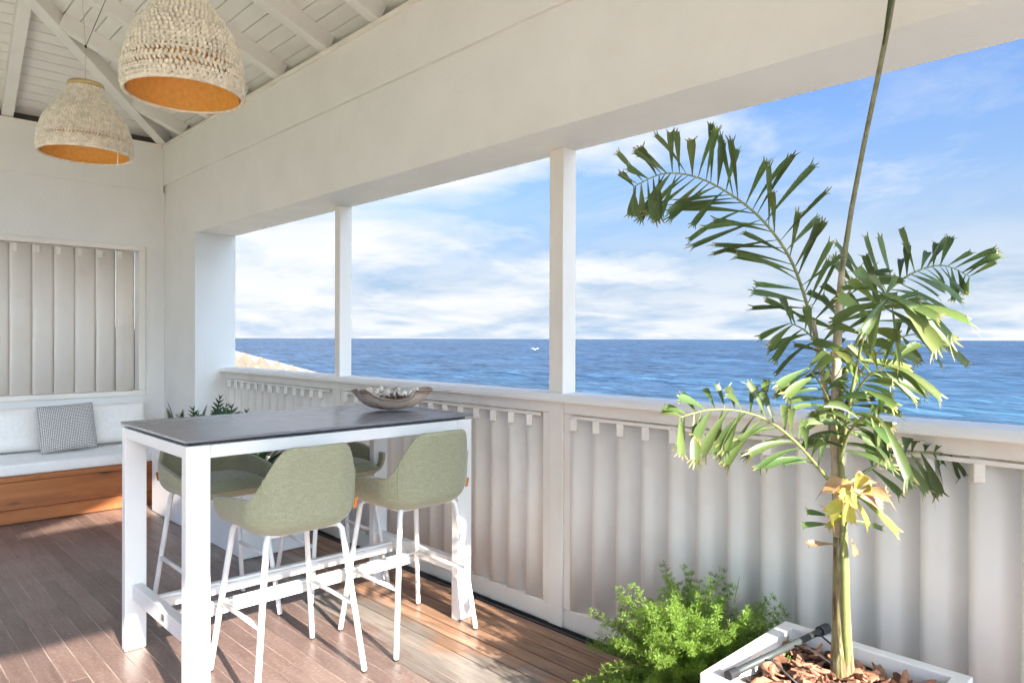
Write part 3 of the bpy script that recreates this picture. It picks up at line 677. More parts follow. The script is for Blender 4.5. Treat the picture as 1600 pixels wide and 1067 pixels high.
# ------------------------------------------------------------------ pendant lamps
def lamp(name, loc, label, seed, lumpy, cord_top, thread):
    t = empty(name, loc, label=label, cat='pendant lamp', group='crocheted pendant lamps')
    rnd = random.Random(seed)
    Mc = bpy.data.materials.get('crochet_cotton') or mat('crochet_cotton', (.80, .69, .52), .9, .22, 40, .5, 220, .2)
    Ml = bpy.data.materials.get('gold_lining') or mat('gold_lining', (.80, .42, .10), .5, .12, 50, .2, 60)
    H = .37
    prof = [(.225, 0), (.232, .03), (.232, .07), (.222, .12), (.205, .17), (.18, .22), (.148, .26), (.115, .30), (.092, .33), (.085, .37)]
    def rad(z):
        for (r0, z0), (r1, z1) in zip(prof, prof[1:]):
            if z <= z1: return r0 + (r1-r0)*(z-z0)/(z1-z0)
        return prof[-1][0]
    m = MB(); rows = 27 if not lumpy else 22; dz = H/rows
    for i in range(rows):
        z = (i+.5)*dz; r0 = rad(z); ns = int(2*math.pi*r0/(.0150 if not lumpy else .0185)); open_ = (.05 < z < .11) if lumpy else (.05 < z < .10)
        ringp = []
        for j in range(ns):
            a = 2*math.pi*(j + .5*(i % 2))/ns + rnd.uniform(-.012, .012)
            lump = (.010*mnoise.noise((math.cos(a)*2+seed, math.sin(a)*2, z*14)) if lumpy else .003*mnoise.noise((math.cos(a)*2+seed, math.sin(a)*2, z*14)))
            r = r0 + lump + rnd.uniform(-.0012, .0012); c = (r*math.cos(a), r*math.sin(a), z + rnd.uniform(-.001, .001))
            k = .60 if open_ else .86
            sz = (dz*.60, .0062 if not lumpy else .0082, .0150*k*.62 if not lumpy else .0185*k*.62)
            # local axes: x radial, y tangent, z up ; lean the stitch
            M = Matrix.Rotation(a, 4, 'Z') @ Matrix.Rotation((.55 if i % 2 else -.55) + rnd.uniform(-.15, .15), 4, 'X')
            m.blob(c, sz[1], sz[2], sz[0], M, 6, 4)
        if not open_ or i % 2 == 0:
            ring = [((r0-.001)*math.cos(2*math.pi*q/48), (r0-.001)*math.sin(2*math.pi*q/48), z-dz*.5) for q in range(49)]
            m.tube(ring, .0042 if not lumpy else .0055, 5, False)
    t.scale = (.86, .86, 1.0) if lumpy else (.84, .84, .84)
    sh = m.build('crochet_shade', Mc, t, True); tag(sh, kind='stuff')
    m = MB(); m.tube([(rad(0)*math.cos(2*math.pi*q/64), rad(0)*math.sin(2*math.pi*q/64), .002) for q in range(65)], .0085, 7, False); m.build('rim', Mc, t, True)
    m = MB(); m.lathe([(rad(z)-.013, z) for z in [i*H/16 for i in range(17)]] + [(.02, H-.004)], 64); m.build('lining', Ml, t, True)
    m = MB(); m.lathe([(.080, H), (.090, H), (.092, H+.012), (.088, H+.024), (.080, H+.024), (.078, H)], 40); m.build('top_ring', mat('bamboo_ring', (.46, .33, .13), .5, .1, 20) if 'bamboo_ring' not in bpy.data.materials else bpy.data.materials['bamboo_ring'], t, True)
    m = MB(); m.lathe([(.0, H+.004), (.082, H+.004)], 24); m.build('top_disc', Ml, t)
    Mk = bpy.data.materials.get('cord_beige') or mat('cord_beige', (.55, .45, .32), .8)
    kn = Vector((0, 0, cord_top)); c = m = MB(); m.tube([(0, 0, H), kn], .0022, 6)
    zr = lambda d: (ZT+.15+SL*d - loc[2])/.84
    m.tube([kn, (-.05, .18, zr(1.42))], .0022, 6); m.build('cord', Mk, t, True)
    m = MB(); m.tube([kn, (.42, .05, zr(1.0)-.02)], .0018, 6); m.blob(kn, .007, .007, .010); m.build('stay_cord', M_rubber, t, True)
    if thread:
        a = R_(-62); p = Vector((.226*math.cos(a), .226*math.sin(a), .0))
        MB().tube([p+Vector((0, 0, .02)), p+Vector((.004, 0, -.02)), p+Vector((.002, 0, -.085))], .0018, 5).build('loose_thread', mat('thread', (.8, .78, .72), .9), t)
    return t
lamp('pendant_lamp', (.847, 3.763, 2.295), 'crocheted pendant lamp with fine even stitches, closer to the shuttered wall', 1, False, .60, True)
lamp('pendant_lamp', (.894, 2.608, 2.30), 'chunky knotted pendant lamp with lumpy stitches, cut by the top edge', 2, True, .62, False)
# ------------------------------------------------------------------ plants
def leafmat(name, base, tip, trans=.35, rough=.42):
    M = bpy.data.materials.new(name); M.use_nodes = True; nt = M.node_tree; b = nt.nodes['Principled BSDF']
    at = nn(nt, 'ShaderNodeAttribute'); at.attribute_name = 'tint'
    sp = nn(nt, 'ShaderNodeSeparateColor'); lk(nt, at.outputs['Color'], sp.inputs[0])
    ge = nn(nt, 'ShaderNodeTexCoord'); no = nn(nt, 'ShaderNodeTexNoise'); no.inputs['Scale'].default_value = 14; no.inputs['Detail'].default_value = 4; lk(nt, ge.outputs['Object'], no.inputs['Vector'])
    t = math_n(nt, 'ADD', sp.outputs[0], math_n(nt, 'MULTIPLY', math_n(nt, 'SUBTRACT', no.outputs[0], .5), .5))
    c = mixc(nt, ramp(nt, t, [(.80, (0, 0, 0)), (1.02, (1, 1, 1))]), base, tip)
    hs = nn(nt, 'ShaderNodeHueSaturation'); lk(nt, c, hs.inputs['Color'])
    lk(nt, math_n(nt, 'ADD', math_n(nt, 'MULTIPLY', sp.outputs[1], .7), .65), hs.inputs['Value'])
    lk(nt, math_n(nt, 'ADD', math_n(nt, 'MULTIPLY', sp.outputs[2], .05), .475), hs.inputs['Hue'])
    lk(nt, hs.outputs[0], b.inputs['Base Color']); b.inputs['Roughness'].default_value = rough
    tr = nn(nt, 'ShaderNodeBsdfTranslucent'); lk(nt, mixc(nt, 1.0, hs.outputs[0], (1.15, 1.2, .7), 'MULTIPLY'), tr.inputs['Color'])
    ms = nn(nt, 'ShaderNodeMixShader'); ms.inputs[0].default_value = trans; lk(nt, b.outputs[0], ms.inputs[1]); lk(nt, tr.outputs[0], ms.inputs[2])
    lk(nt, ms.outputs[0], nt.nodes['Material Output'].inputs[0]); return M
M_palm = leafmat('palm_leaf', (.098, .148, .046), (.40, .34, .12), .32)
M_palmlit = leafmat('palm_leaf_lit', (.145, .195, .055), (.48, .38, .13), .34)  # lighter copy of the palm leaf, sunlight put into the colour
M_yellow = leafmat('palm_leaf_old', (.46, .44, .09), (.48, .20, .11), .35)
M_brown = leafmat('palm_leaf_dead', (.42, .22, .13), (.30, .16, .10), .2)
M_stem = mat('petiole_green', (.22, .24, .08), .5, .2, 20)
def leaflet(base, d, nrm, L, wd, rnd, droop=.25, M=None, parent=None, name='leaflet', teeth=4, grow=.8):
    """wedge shaped leaflet with a folded midrib and a bitten, jagged end"""
    d = d.normalized(); nrm = (nrm - d*nrm.dot(d)).normalized(); sd_ = d.cross(nrm)
    m = MB(); m.col = []; n = 6; b1, b2 = rnd.random(), rnd.random(); curl = rnd.uniform(-.5, .5)
    def cen(t): return base + d*(L*t) + Vector((0, 0, -1))*(droop*L*t*t) + nrm*(curl*L*.4*t*t)
    for i in range(n+1):
        t = i/n; w_ = wd*(.10 + .90*min(1, (t/grow))**1.15)*(1 if t < grow else 1-.10*(t-grow)/(1-grow)) if t < 1 else wd*.9
        c = cen(t*.84); fold = .22*w_
        for s, q in ((-1, 0), (0, -1), (1, 0)):
            m.v.append(tuple(c + sd_*s*w_*.5 + nrm*(fold*(.5 if s else -.5)))); m.col.append((t*.78, b1, b2))
    for i in range(n):
        a = i*3; m.f += [(a, a+1, a+4, a+3), (a+1, a+2, a+5, a+4)]
    # jagged end
    a = n*3; pl, pc, pr = (Vector(m.v[a+k]) for k in range(3))
    for k in range(teeth):
        s0, s1 = k/teeth, (k+1)/teeth
        def P(s): return pl.lerp(pc, s*2) if s < .5 else pc.lerp(pr, s*2-1)
        p0, p1 = P(s0), P(s1); out = d*L*rnd.uniform(.03, .11) + sd_*wd*(s0+s1-1)*.55 + Vector((0, 0, -1))*L*droop*.2
        o = len(m.v); m.v += [tuple(p0), tuple(p1), tuple(p1+out*.75), tuple((p0+p1)/2+out*rnd.uniform(.9, 1.4))]; m.col += [(.78, b1, b2), (.78, b1, b2), (.96, b1, b2), (1, b1, b2)]
        m.f += [(o, o+1, o+2, o+3)]
    return m.build(name, M or M_palm, parent, True)
def frond(parent, pts, n, t0, ang, lens, wd, seed, M=None, drp=.25, skip=(), depth_swing=.8, rad=.006, both=(1, -1), up_bias=0):
    """pts: (u, v, depth) along the rachis"""
    P = [W(*p) for p in pts]; rnd = random.Random(seed); fine = []
    for i in range(len(P)-1):
        p0, p1, p2, p3 = P[max(i-1, 0)], P[i], P[i+1], P[min(i+2, len(P)-1)]
        for k in range(6):
            t = k/6; fine.append(.5*((2*p1) + (p2-p0)*t + (2*p0-5*p1+4*p2-p3)*t*t + (3*p1-p0-3*p2+p3)*t**3))
    fine.append(P[-1]); N = len(fine)
    f = MB().tube(fine, [rad*(1-.75*i/(N-1)) for i in range(N)], 7).build('frond', M_stem, parent, True)
    for k in range(n):
        for s in both:
            tt = t0 + (1-t0)*(k + (.25 if s > 0 else -.1) + rnd.uniform(-.2, .2))/max(1, n-1); tt = max(t0, min(1, tt)); x = tt*(N-1); i = min(int(x), N-2)
            b = fine[i].lerp(fine[i+1], x-i); tan = (fine[min(i+1, N-1)]-fine[max(i-1, 0)]).normalized()
            view = (b - Vector((0, 0, CAMZ))).normalized(); side = tan.cross(view).normalized()   # s>0 -> one side of the rachis
            A = R_(ang[0] + (ang[1]-ang[0])*tt + rnd.uniform(-22, 22))
            sw = view*rnd.uniform(-depth_swing, depth_swing)
            d = tan*math.cos(A) + (side*s)*math.sin(A) + sw*math.sin(A) + Vector((0, 0, up_bias))
            l = (lens[0] + (lens[1]-lens[0])*tt if len(lens) == 2 else (lens[0] + (lens[1]-lens[0])*min(1, tt*2) if tt < .5 else lens[1] + (lens[2]-lens[1])*(tt-.5)*2))*rnd.uniform(.7, 1.2)
            nr = (-view*.8 + tan*rnd.uniform(-.6, .6) + Vector((0, 0, .5)))
            leaflet(b, d, nr, l, wd*rnd.uniform(.75, 1.2), rnd, drp*rnd.uniform(.5, 1.4), M, f)
    return f
def palm():
    D = 2.20; base = W(1316, 1062, 2.20)
    t = empty('potted_palm', (base.x, base.y, .40), label='young palm with jagged leaflets growing in the white planter', cat='palm')
    t_inv = Vector(t.location)
    kids = []
    Mtr = bpy.data.materials.new('palm_trunk'); Mtr.use_nodes = True; nt = Mtr.node_tree; b = nt.nodes['Principled BSDF']
    tc = nn(nt, 'ShaderNodeTexCoord'); mp = nn(nt, 'ShaderNodeMapping'); mp.inputs['Scale'].default_value = (6, 6, 1.2); lk(nt, tc.outputs['Object'], mp.inputs[0])
    no = nn(nt, 'ShaderNodeTexNoise'); no.inputs['Scale'].default_value = 9; no.inputs['Detail'].default_value = 8; lk(nt, mp.outputs[0], no.inputs['Vector'])
    lk(nt, ramp(nt, no.outputs[0], [(.32, (.07, .035, .018)), (.45, (.26, .17, .09)), (.54, (.21, .21, .07)), (.68, (.50, .44, .32))]), b.inputs['Base Color']); b.inputs['Roughness'].default_value = .7
    bp = nn(nt, 'ShaderNodeBump'); bp.inputs['Strength'].default_value = 1.0; bp.inputs['Distance'].default_value = .014; lk(nt, no.outputs[0], bp.inputs['Height']); lk(nt, bp.outputs[0], b.inputs['Normal'])
    def tb(nm, pts, rad, M, n=10): return MB().tube([W(*p)-t_inv for p in pts], rad, n).build(nm, M, t, True)
    # fibrous lower trunk, then the slim upper stem
    tb('trunk', [(1316, 1085, D), (1316, 1050, D), (1315, 990, D), (1314, 930, D), (1313, 880, D), (1312, 835, D)], [.042, .036, .029, .025, .022, .019], Mtr, 16)
    tb('leaf_sheath', [(1321, 1040, D-.024), (1321, 960, D-.022), (1320, 890, D-.022), (1317, 800, D-.025), (1314, 700, D-.02), (1316, 600, D-.02)], [.010, .014, .013, .010, .008, .006], M_stem)
    Ms2 = mat('stem_bark', (.44, .36, .25), .8, .35, 30, .4, 60)
    tb('stem', [(1312, 838, D), (1308, 740, D), (1306, 640, D), (1307, 560, D), (1311, 480, D), (1315, 430, D-.008), (1317, 412, D-.012)],
       [.020, .017, .015, .014, .012, .0095, .006], Ms2)
    tb('spear_leaf', [(1314, 440, D-.006), (1316, 420, D-.01), (1330, 330, D-.04), (1349, 230, D-.08), (1372, 120, D-.13), (1388, 40, D-.17), (1402, -40, D-.21), (1420, -120, D-.26)],
       [.0085, .0085, .0075, .007, .0072, .0075, .006, .004], mat('spear_olive', (.23, .22, .12), .6, .3, 40, .3, 80), 8)
    tb('spear_blade', [(1380, 70, D-.165), (1390, 10, D-.20), (1398, -60, D-.235), (1415, -150, D-.29)], [.003, .007, .006, .002], M_palm, 6)
    tb('second_stem', [(1309, 760, D+.02), (1298, 660, D+.03), (1288, 600, D+.035), (1278, 545, D+.04), (1270, 500, D+.04)], [.010, .010, .009, .0085, .008], Ms2, 8)
    # fronds
    E = empty('tmp'); bpy.data.objects.remove(E)
    kw = dict(parent=None)
    fr = []
    fr.append(frond(None, [(1280, 555, D+.04), (1262, 480, D+.04), (1235, 405, D+.02), (1192, 345, D-.02), (1140, 303, D-.06), (1085, 276, D-.10), (1035, 272, D-.14), (990, 292, D-.18)], 34, .10, (46, 62), (.21, .25, .11), .022, 11, M_palm, .10))
    fr.append(frond(None, [(1316, 600, D), (1345, 520, D+.06), (1385, 458, D+.14), (1430, 425, D+.22), (1475, 415, D+.28), (1515, 432, D+.34)], 17, .25, (42, 52), (.20, .22, .12), .026, 12, M_palm, .12))
    # fan of leaflets, sunlight put into their lighter colour
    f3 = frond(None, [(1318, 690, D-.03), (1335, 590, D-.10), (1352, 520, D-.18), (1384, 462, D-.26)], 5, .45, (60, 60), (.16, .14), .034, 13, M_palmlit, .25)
    rnd = random.Random(4); c = W(1386, 462, D-.26)
    for k, (an, l) in enumerate([(186, .13), (214, .15), (152, .16), (128, .14), (66, .13), (38, .16), (16, .19), (2, .17), (-14, .20), (-33, .17), (-52, .19), (-74, .15), (-108, .12)]):
        a = R_(an + rnd.uniform(-8, 8)); b0 = c + CX*rnd.uniform(-.03, .015) + CY*rnd.uniform(-.045, .012) + F2*rnd.uniform(-.02, .03)
        leaflet(b0, CX*math.cos(a) + CY*math.sin(a) - F2*rnd.uniform(-.5, .6), -F2*.8 + CY*.5 + CX*rnd.uniform(-.9, .9), l*rnd.uniform(.85, 1.1), rnd.uniform(.026, .044), rnd, rnd.uniform(.15, .55), M_palmlit, f3, teeth=5)
    fr.append(f3)
    fr.append(frond(None, [(1312, 770, D-.02), (1285, 738, D-.06), (1248, 695, D-.10), (1205, 660, D-.13), (1160, 643, D-.16), (1110, 640, D-.20), (1062, 652, D-.25)], 18, .2, (52, 56), (.15, .17, .10), .026, 15, M_palm, .30))
    fr.append(frond(None, [(1318, 760, D-.01), (1350, 738, D+.02), (1395, 716, D+.06), (1440, 706, D+.10), (1490, 712, D+.14), (1535, 735, D+.18)], 12, .25, (60, 50), (.13, .14, .09), .030, 16, M_palm, .35))
    # middle leaflets spraying left and right from the stem
    fr.append(frond(None, [(1310, 690, D-.02), (1300, 640, D-.06), (1282, 600, D-.12), (1262, 575, D-.18)], 9, .1, (72, 50), (.16, .13), .028, 17, M_palm, .3))
    fr.append(frond(None, [(1316, 680, D-.02), (1335, 620, D-.06), (1360, 585, D-.12), (1395, 570, D-.16)], 11, .1, (65, 45), (.18, .15), .028, 18, M_palmlit, .35))
    fr.append(frond(None, [(1312, 720, D-.03), (1325, 680, D-.08), (1345, 655, D-.14), (1372, 650, D-.2)], 8, .15, (75, 60), (.16, .13), .030, 19, M_palm, .5))
    fr.append(frond(None, [(1308, 560, D+.02), (1312, 500, D+.05), (1330, 450, D+.09), (1345, 425, D+.12)], 9, .2, (58, 45), (.17, .15), .028, 20, M_palm, .1))
    fr.append(frond(None, [(1318, 640, D-.01), (1350, 575, D+.02), (1400, 530, D+.05), (1450, 520, D+.08)], 10, .2, (60, 45), (.16, .14), .027, 22, M_palmlit, .35))
    fr.append(frond(None, [(1312, 660, D), (1290, 560, D+.02), (1262, 520, D+.03), (1235, 505, D+.02)], 7, .2, (62, 50), (.14, .12), .026, 23, M_palm, .3))
    # old yellow leaf
    f6 = frond(None, [(1316, 870, D-.05), (1322, 815, D-.09), (1332, 770, D-.13)], 2, .9, (60, 60), (.08, .08), .03, 21, M_yellow, .2, rad=.004)
    c = W(1333, 768, D-.14)
    for an, l, MM in [(176, .075, M_yellow), (205, .09, M_yellow), (232, .075, M_yellow), (282, .10, M_yellow), (306, .135, M_yellow), (325, .14, M_palmlit), (20, .115, M_brown), (3, .10, M_brown), (44, .12, M_brown), (66, .085, M_yellow), (128, .075, M_brown), (150, .09, M_brown)]:
        a = R_(an + rnd.uniform(-6, 6)); leaflet(c + CX*rnd.uniform(-.014, .010) + CY*rnd.uniform(-.012, .012), CX*math.cos(a) + CY*math.sin(a) - F2*rnd.uniform(-.5, .6), -F2*.8 + CY*.4 + CX*rnd.uniform(-.9, .9), l, rnd.uniform(.036, .062), rnd, rnd.uniform(.05, .5), MM, f6, teeth=6, grow=.9)
    fr.append(f6)
    for (u, v, dd, an, l, MM) in [(1300, 820, -.03, 172, .10, M_palm), (1300, 808, -.03, 160, .09, M_palm), (1325, 812, -.04, -8, .13, M_palm), (1305, 850, -.03, 176, .10, M_brown), (1330, 840, -.05, -75, .06, M_brown), (1322, 800, -.05, 215, .08, M_yellow)]:
        a = R_(an); leaflet(W(u, v, D+dd), CX*math.cos(a)+CY*math.sin(a), -F2+CY, l, .022, rnd, .1, MM, f6)
    for f in fr:
        f.parent = t; f.matrix_parent_inverse = Matrix.Translation(-t_inv)
palm()
# planter with mulch and drip pipe
def planter():
    x0, x1, y0, y1, zt = 1.855, 2.420, .548, 1.118, .45
    t = empty('square_planter', ((x0+x1)/2, (y0+y1)/2, 0), label='square white planter box holding the palm and bark mulch', cat='planter'); ox, oy = (x0+x1)/2, (y0+y1)/2
    m = MB(); w_ = .045
    a0, a1, b0, b1 = x0-ox, x1-ox, y0-oy, y1-oy
    o = [(a0, b0), (a1, b0), (a1, b1), (a0, b1)]; i_ = [(a0+w_, b0+w_), (a1-w_, b0+w_), (a1-w_, b1-w_), (a0+w_, b1-w_)]
    vs = [(x, y, .004) for x, y in o] + [(x, y, zt) for x, y in o] + [(x, y, zt) for x, y in i_] + [(x, y, .10) for x, y in i_]
    fs = [(3, 2, 1, 0)] + [(k, (k+1) % 4, (k+1) % 4+4, k+4) for k in range(4)] + [(k+4, (k+1) % 4+4, (k+1) % 4+8, k+8) for k in range(4)] + [(k+8, (k+1) % 4+8, (k+1) % 4+12, k+12) for k in range(4)] + [(12, 13, 14, 15)]
    m.add(vs, fs); m.build('planter_box', M_planter, t, bevel=.004)
    # soil + mulch
    ms = MB(); n = 24
    for j in range(n+1):
        for i in range(n+1):
            x = x0+w_+.001 + (x1-x0-2*w_-.002)*i/n; y = y0+w_+.001 + (y1-y0-2*w_-.002)*j/n
            ms.v.append((x, y, .385 + .02*mnoise.noise((x*9, y*9, 0))))
    for j in range(n):
        for i in range(n):
            a = j*(n+1)+i; ms.f.append((a, a+1, a+n+2, a+n+1))
    so_ = ms.build('bark_mulch', mat('potting_soil', (.035, .022, .015), .95, .4, 60, .8, 90), None, True); tag(so_, 'reddish brown bark chips covering the soil in the planter', 'mulch', kind='stuff')
    Mb = wood('bark', [(.3, (.13, .055, .030)), (.55, (.34, .165, .10)), (.8, (.46, .27, .18))], 25, (1, .4, 1), .85, .6, spread=1.1)
    rnd = random.Random(9); protos = []
    for k in range(8):
        m = MB(); L, Wd, T = rnd.uniform(.022, .042), rnd.uniform(.012, .024), rnd.uniform(.004, .009)
        m.blob((0, 0, 0), L, Wd, T, None, 8, 5)
        for i, p in enumerate(m.v):
            d = 1 + .45*mnoise.noise(Vector(p)*38 + Vector((k*5, 0, 0))); m.v[i] = (p[0]*d, p[1]*d, p[2]*d + .25*p[0]*p[0]/L)
        me = bpy.data.meshes.new('bark_chip'); me.from_pydata(m.v, [], m.f); me.materials.append(Mb); protos.append(me)
    for k in range(230):
        c = link('bark_chip', rnd.choice(protos), None, so_)
        c.location = (rnd.uniform(x0+w_+.02, x1-w_-.02), rnd.uniform(y0+w_+.02, y1-w_-.02), .395 + rnd.uniform(-.004, .018)); c.rotation_euler = (rnd.gauss(0, .35), rnd.gauss(0, .35), rnd.uniform(0, 6.28))
    # drip irrigation pipe lying over the rim
    a = Vector((1.890, 1.035, .462)); b = Vector((2.40, .978, .464)); mid = a.lerp(b, .5)
    p = empty('drip_pipe', a, label='dark irrigation pipe with thin feeder tubes lying across the planter', cat='pipe')
    Mp = mat('pipe_plastic', (.05, .058, .058), .5, .15, 20); z = Vector((0, 0, 0))
    MB().tube([z, b-a], .0105, 12).build('pipe', Mp, p, True)
    MB().tube([(b-a)*.96, (b-a)*1.05], .0165, 12).build('end_cap', M_rubber, p); MB().tube([(b-a)*-.03, (b-a)*.05], .0145, 12).build('coupling', M_rubber, p)
    for q, dx, dy in ((.30, .03, -.10), (.62, .045, -.15), (.86, .03, -.10)):
        s = (b-a)*q; f = MB().tube([s, s+Vector((dx*.3, dy*.3, .004)), s+Vector((dx, dy, -.05)), s+Vector((dx*1.2, dy*1.15, -.075))], .0032, 7).build('feeder_tube', M_rubber, p, True)
        MB().tube([s+Vector((dx, dy, -.05)), s+Vector((dx*1.06, dy*1.06, -.058))], .0055, 8).build('red_dripper', mat('dripper_red', (.5, .03, .02), .5) if 'dripper_red' not in bpy.data.materials else bpy.data.materials['dripper_red'], f) if q == .62 else None
planter()
# foxtail fern
def foxtail():
    cx, cy, zb = 2.30, 1.41, .165
    t = empty('asparagus_fern', (cx, cy, 0), label='bright green feathery asparagus fern on the deck beside the planter', cat='fern')
    rnd = random.Random(21); m = MB(); m.col = []; st = MB()
    def needle(p, d, l, b1):
        s = d.cross(Vector((rnd.uniform(-1, 1), rnd.uniform(-1, 1), rnd.uniform(-1, 1)))).normalized()*.0011
        o = len(m.v); q = p + d*l; mid = p + d*l*.5
        m.v += [tuple(p), tuple(mid+s), tuple(q), tuple(mid-s)]; m.col += [(0, b1, .5), (.2, b1, .5), (.4, b1, .5), (.2, b1, .5)]; m.f.append((o, o+1, o+2, o+3))
    for k in range(300):
        a = rnd.uniform(0, 6.283); e = rnd.uniform(.05, 1.25); L = rnd.uniform(.23, .42)*(1.0 if e < 1 else 1.05)
        d0 = Vector((math.cos(a)*math.cos(e), math.sin(a)*math.cos(e), math.sin(e))); p = Vector((rnd.gauss(0, .035), rnd.gauss(0, .035), zb)); pts = [p.copy()]
        b0 = rnd.random()
        n = 16
        for i in range(n):
            d0 = (d0 + Vector((rnd.gauss(0, .05), rnd.gauss(0, .05), -.045*(1.3-math.sin(e))+rnd.gauss(0, .02)))).normalized(); p = p + d0*L/n; pts.append(p.copy())
            if i >= 3:
                for q in range(8):
                    az = rnd.uniform(0, 6.283); x = d0.cross(Vector((0, 0, 1))).normalized(); y = x.cross(d0)
                    bd = (d0*.65 + (x*math.cos(az)+y*math.sin(az))).normalized(); bl = rnd.uniform(.018, .036)*(1.15 - .6*i/n)
                    for r in range(7):
                        pp = p + bd*bl*(.2+.13*r)
                        nd = (bd*.7 + Vector((rnd.uniform(-1, 1), rnd.uniform(-1, 1), rnd.uniform(-1, 1)))*.8).normalized(); needle(pp, nd, rnd.uniform(.010, .018), min(1, b0*.6 + rnd.random()*.4))
        st.tube(pts[::3], .0013, 4, False)
    M_f = leafmat('fern_needles', (.19, .30, .045), (.30, .42, .08), .40, .5)
    f = m.build('foliage', M_f, t); f['kind'] = 'stuff'
    st.build('stems', mat('fern_stem', (.16, .24, .05), .6), t)
    bs = MB(); c0 = Vector((.10, -.06, zb))
    pts = [c0, c0+Vector((.02, 0, .12)), c0+Vector((.05, -.01, .24)), c0+Vector((.09, -.02, .37))]; bs.tube(pts, [.003, .0026, .002, .001], 6)
    for f_, l, a in ((.35, .08, 2.6), (.5, .09, .4), (.62, .07, 2.9), (.75, .06, .2)):
        i = f_*3; j = int(i); p = pts[j].lerp(pts[j+1], i-j); bs.tube([p, p+Vector((math.cos(a)*l*.7, -math.sin(a)*l*.2, l*.5))], [.0013, .0007], 5)
    bs.build('bare_shoot', mat('shoot_green', (.24, .30, .09), .6), t, True)
    MB().lathe([(.0, .004), (.085, .004), (.11, .14), (.116, .155), (.108, .155), (.10, .13), (.0, .13)], 28).build('pot', mat('grey_pot', (.16, .16, .16), .6, .1, 10), t, True)
foxtail()
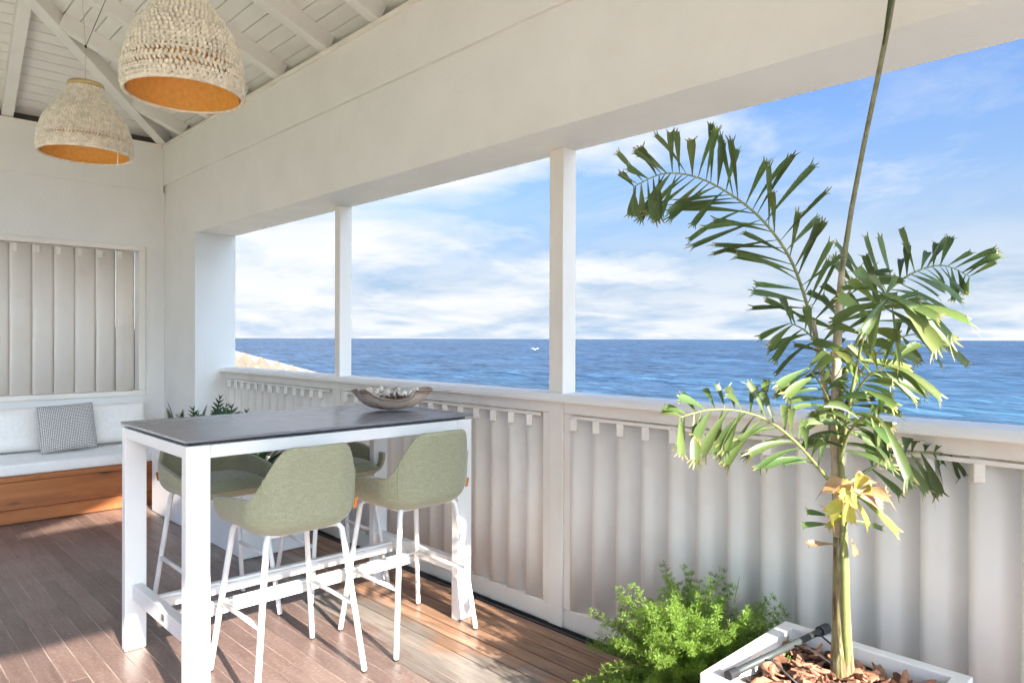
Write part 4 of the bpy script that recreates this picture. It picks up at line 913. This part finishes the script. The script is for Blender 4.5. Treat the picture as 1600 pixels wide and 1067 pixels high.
# long white planter with dark ferns behind the table
def back_planter():
    x0, x1, y0, y1, zt = 1.905, 2.34, 4.49, 6.30, .56
    t = empty('trough_planter', ((x0+x1)/2, (y0+y1)/2, 0), label='long white trough planter behind the bar stools below the railing', cat='planter'); ox, oy = (x0+x1)/2, (y0+y1)/2
    w_ = .03; a0, a1, b0, b1 = x0-ox, x1-ox, y0-oy, y1-oy; m = MB()
    o = [(a0, b0), (a1, b0), (a1, b1), (a0, b1)]; i_ = [(a0+w_, b0+w_), (a1-w_, b0+w_), (a1-w_, b1-w_), (a0+w_, b1-w_)]
    vs = [(x, y, .004) for x, y in o] + [(x, y, zt) for x, y in o] + [(x, y, zt) for x, y in i_] + [(x, y, zt-.05) for x, y in i_]
    fs = [(3, 2, 1, 0)] + [(k, (k+1) % 4, (k+1) % 4+4, k+4) for k in range(4)] + [(k+4, (k+1) % 4+4, (k+1) % 4+8, k+8) for k in range(4)] + [(k+8, (k+1) % 4+8, (k+1) % 4+12, k+12) for k in range(4)]
    m.add(vs, fs); m.build('planter_box', M_planter, t, bevel=.004)
    MB().add([(a0+w_, b0+w_, zt-.04), (a1-w_, b0+w_, zt-.04), (a1-w_, b1-w_, zt-.04), (a0+w_, b1-w_, zt-.04)], [(0, 1, 2, 3)])
    ms = MB(); ms.add([(a0+w_, b0+w_, zt-.04), (a1-w_, b0+w_, zt-.04), (a1-w_, b1-w_, zt-.04), (a0+w_, b1-w_, zt-.04)], [(0, 1, 2, 3)]); ms.build('soil', bpy.data.materials['potting_soil'], t)
    M_d = leafmat('dark_fern_leaf', (.035, .085, .022), (.10, .14, .03), .25, .4)
    rnd = random.Random(31)
    def sword(c, d, L, wd, par):                       # fern frond with saw-tooth pinnae
        m = MB(); m.col = []; n = 22; up = Vector((0, 0, 1)); p = Vector(c); d = d.normalized(); b1, b2 = rnd.random(), rnd.random()
        for i in range(n):
            t_ = i/(n-1); d = (d + Vector((0, 0, -.035-.03*t_))).normalized(); q = p + d*L/n; s = d.cross(up).normalized(); wv = wd*math.sin(math.pi*min(1, .12+t_*.9))**.7
            for sg in (-1, 1):
                tip = p.lerp(q, .5) + s*sg*wv + d*L/n*1.0 + up*(-.1*wv); o = len(m.v)
                m.v += [tuple(p), tuple(q), tuple(tip+d*L/n*.25), tuple(tip-d*L/n*.35)]; m.col += [(t_*.5, b1, b2)]*4; m.f.append((o, o+1, o+2, o+3))
            p = q
        return m.build('frond', M_d, par)
    def lobed(c, d, L, par):                           # deeply lobed leaf on a stalk
        m = MB(); m.col = []; d = d.normalized(); up = Vector((0, 0, 1)); s = d.cross(up).normalized(); nn_ = s.cross(d); b1, b2 = rnd.random(), rnd.random(); c = Vector(c); k = 6
        for sg in (-1, 1):
            for i in range(k):
                t_ = (i+.5)/k; a0_ = c + d*L*(i/k); a1_ = c + d*L*((i+.8)/k); ln = L*.42*math.sin(math.pi*(.2+.75*t_))
                tip = c + d*L*(t_+.22) + s*sg*ln - up*.15*ln + nn_*.1*ln; mid = (a0_+a1_)/2 + s*sg*ln*.55 + d*L*.10; o = len(m.v)
                m.v += [tuple(a0_), tuple(a1_), tuple(mid + d*L*.05), tuple(tip), tuple(mid - d*L*.05)]; m.col += [(.2, b1, b2)]*5; m.f.append((o, o+1, o+2, o+3, o+4))
        o = len(m.v); m.v += [tuple(c-d*L*.02), tuple(c+s*L*.06+d*L*.4), tuple(c+d*L*1.12), tuple(c-s*L*.06+d*L*.4)]; m.col += [(.2, b1, b2)]*4; m.f.append((o, o+1, o+2, o+3))
        return m.build('leaf', M_d, par)
    specs = [('sword_fern', 2.0, 5.95, 0, 'sword fern at the bench end of the trough planter'), ('philodendron', 2.05, 5.45, 1, 'dark lobed philodendron in the middle of the trough planter'), ('philodendron', 2.16, 5.05, 1, 'dark lobed philodendron close to the far railing post'), ('bushy_fern', 2.08, 4.70, 2, 'dense dark fern seen under the tabletop')]
    for nm, x, y, kind, lab in specs:
        e = empty(nm, (x, y, zt-.04), label=lab, cat='fern' if kind != 1 else 'plant', group=None)
        for k in range({0: 26, 1: 26, 2: 44}[kind]):
            a = rnd.uniform(0, 6.283); el = rnd.uniform(.5, 1.45) if kind != 2 else rnd.uniform(.1, 1.2)
            d = Vector((math.cos(a)*math.cos(el), math.sin(a)*math.cos(el), math.sin(el))); c = (rnd.gauss(0, .04), rnd.gauss(0, .05), 0)
            if kind == 0: sword(c, d, rnd.uniform(.28, .44), .030, e)
            elif kind == 1:
                L = rnd.uniform(.16, .30); b = Vector(c) + d*L; MB().tube([c, tuple(Vector(c)+d*L*.5+Vector((0, 0, .01))), tuple(b)], .003, 5).build('stalk', M_stem, e)
                lobed(b, (d + Vector((0, 0, -.45))), rnd.uniform(.13, .20), e)
            else: sword(c, d, rnd.uniform(.18, .34), .032, e)
back_planter()
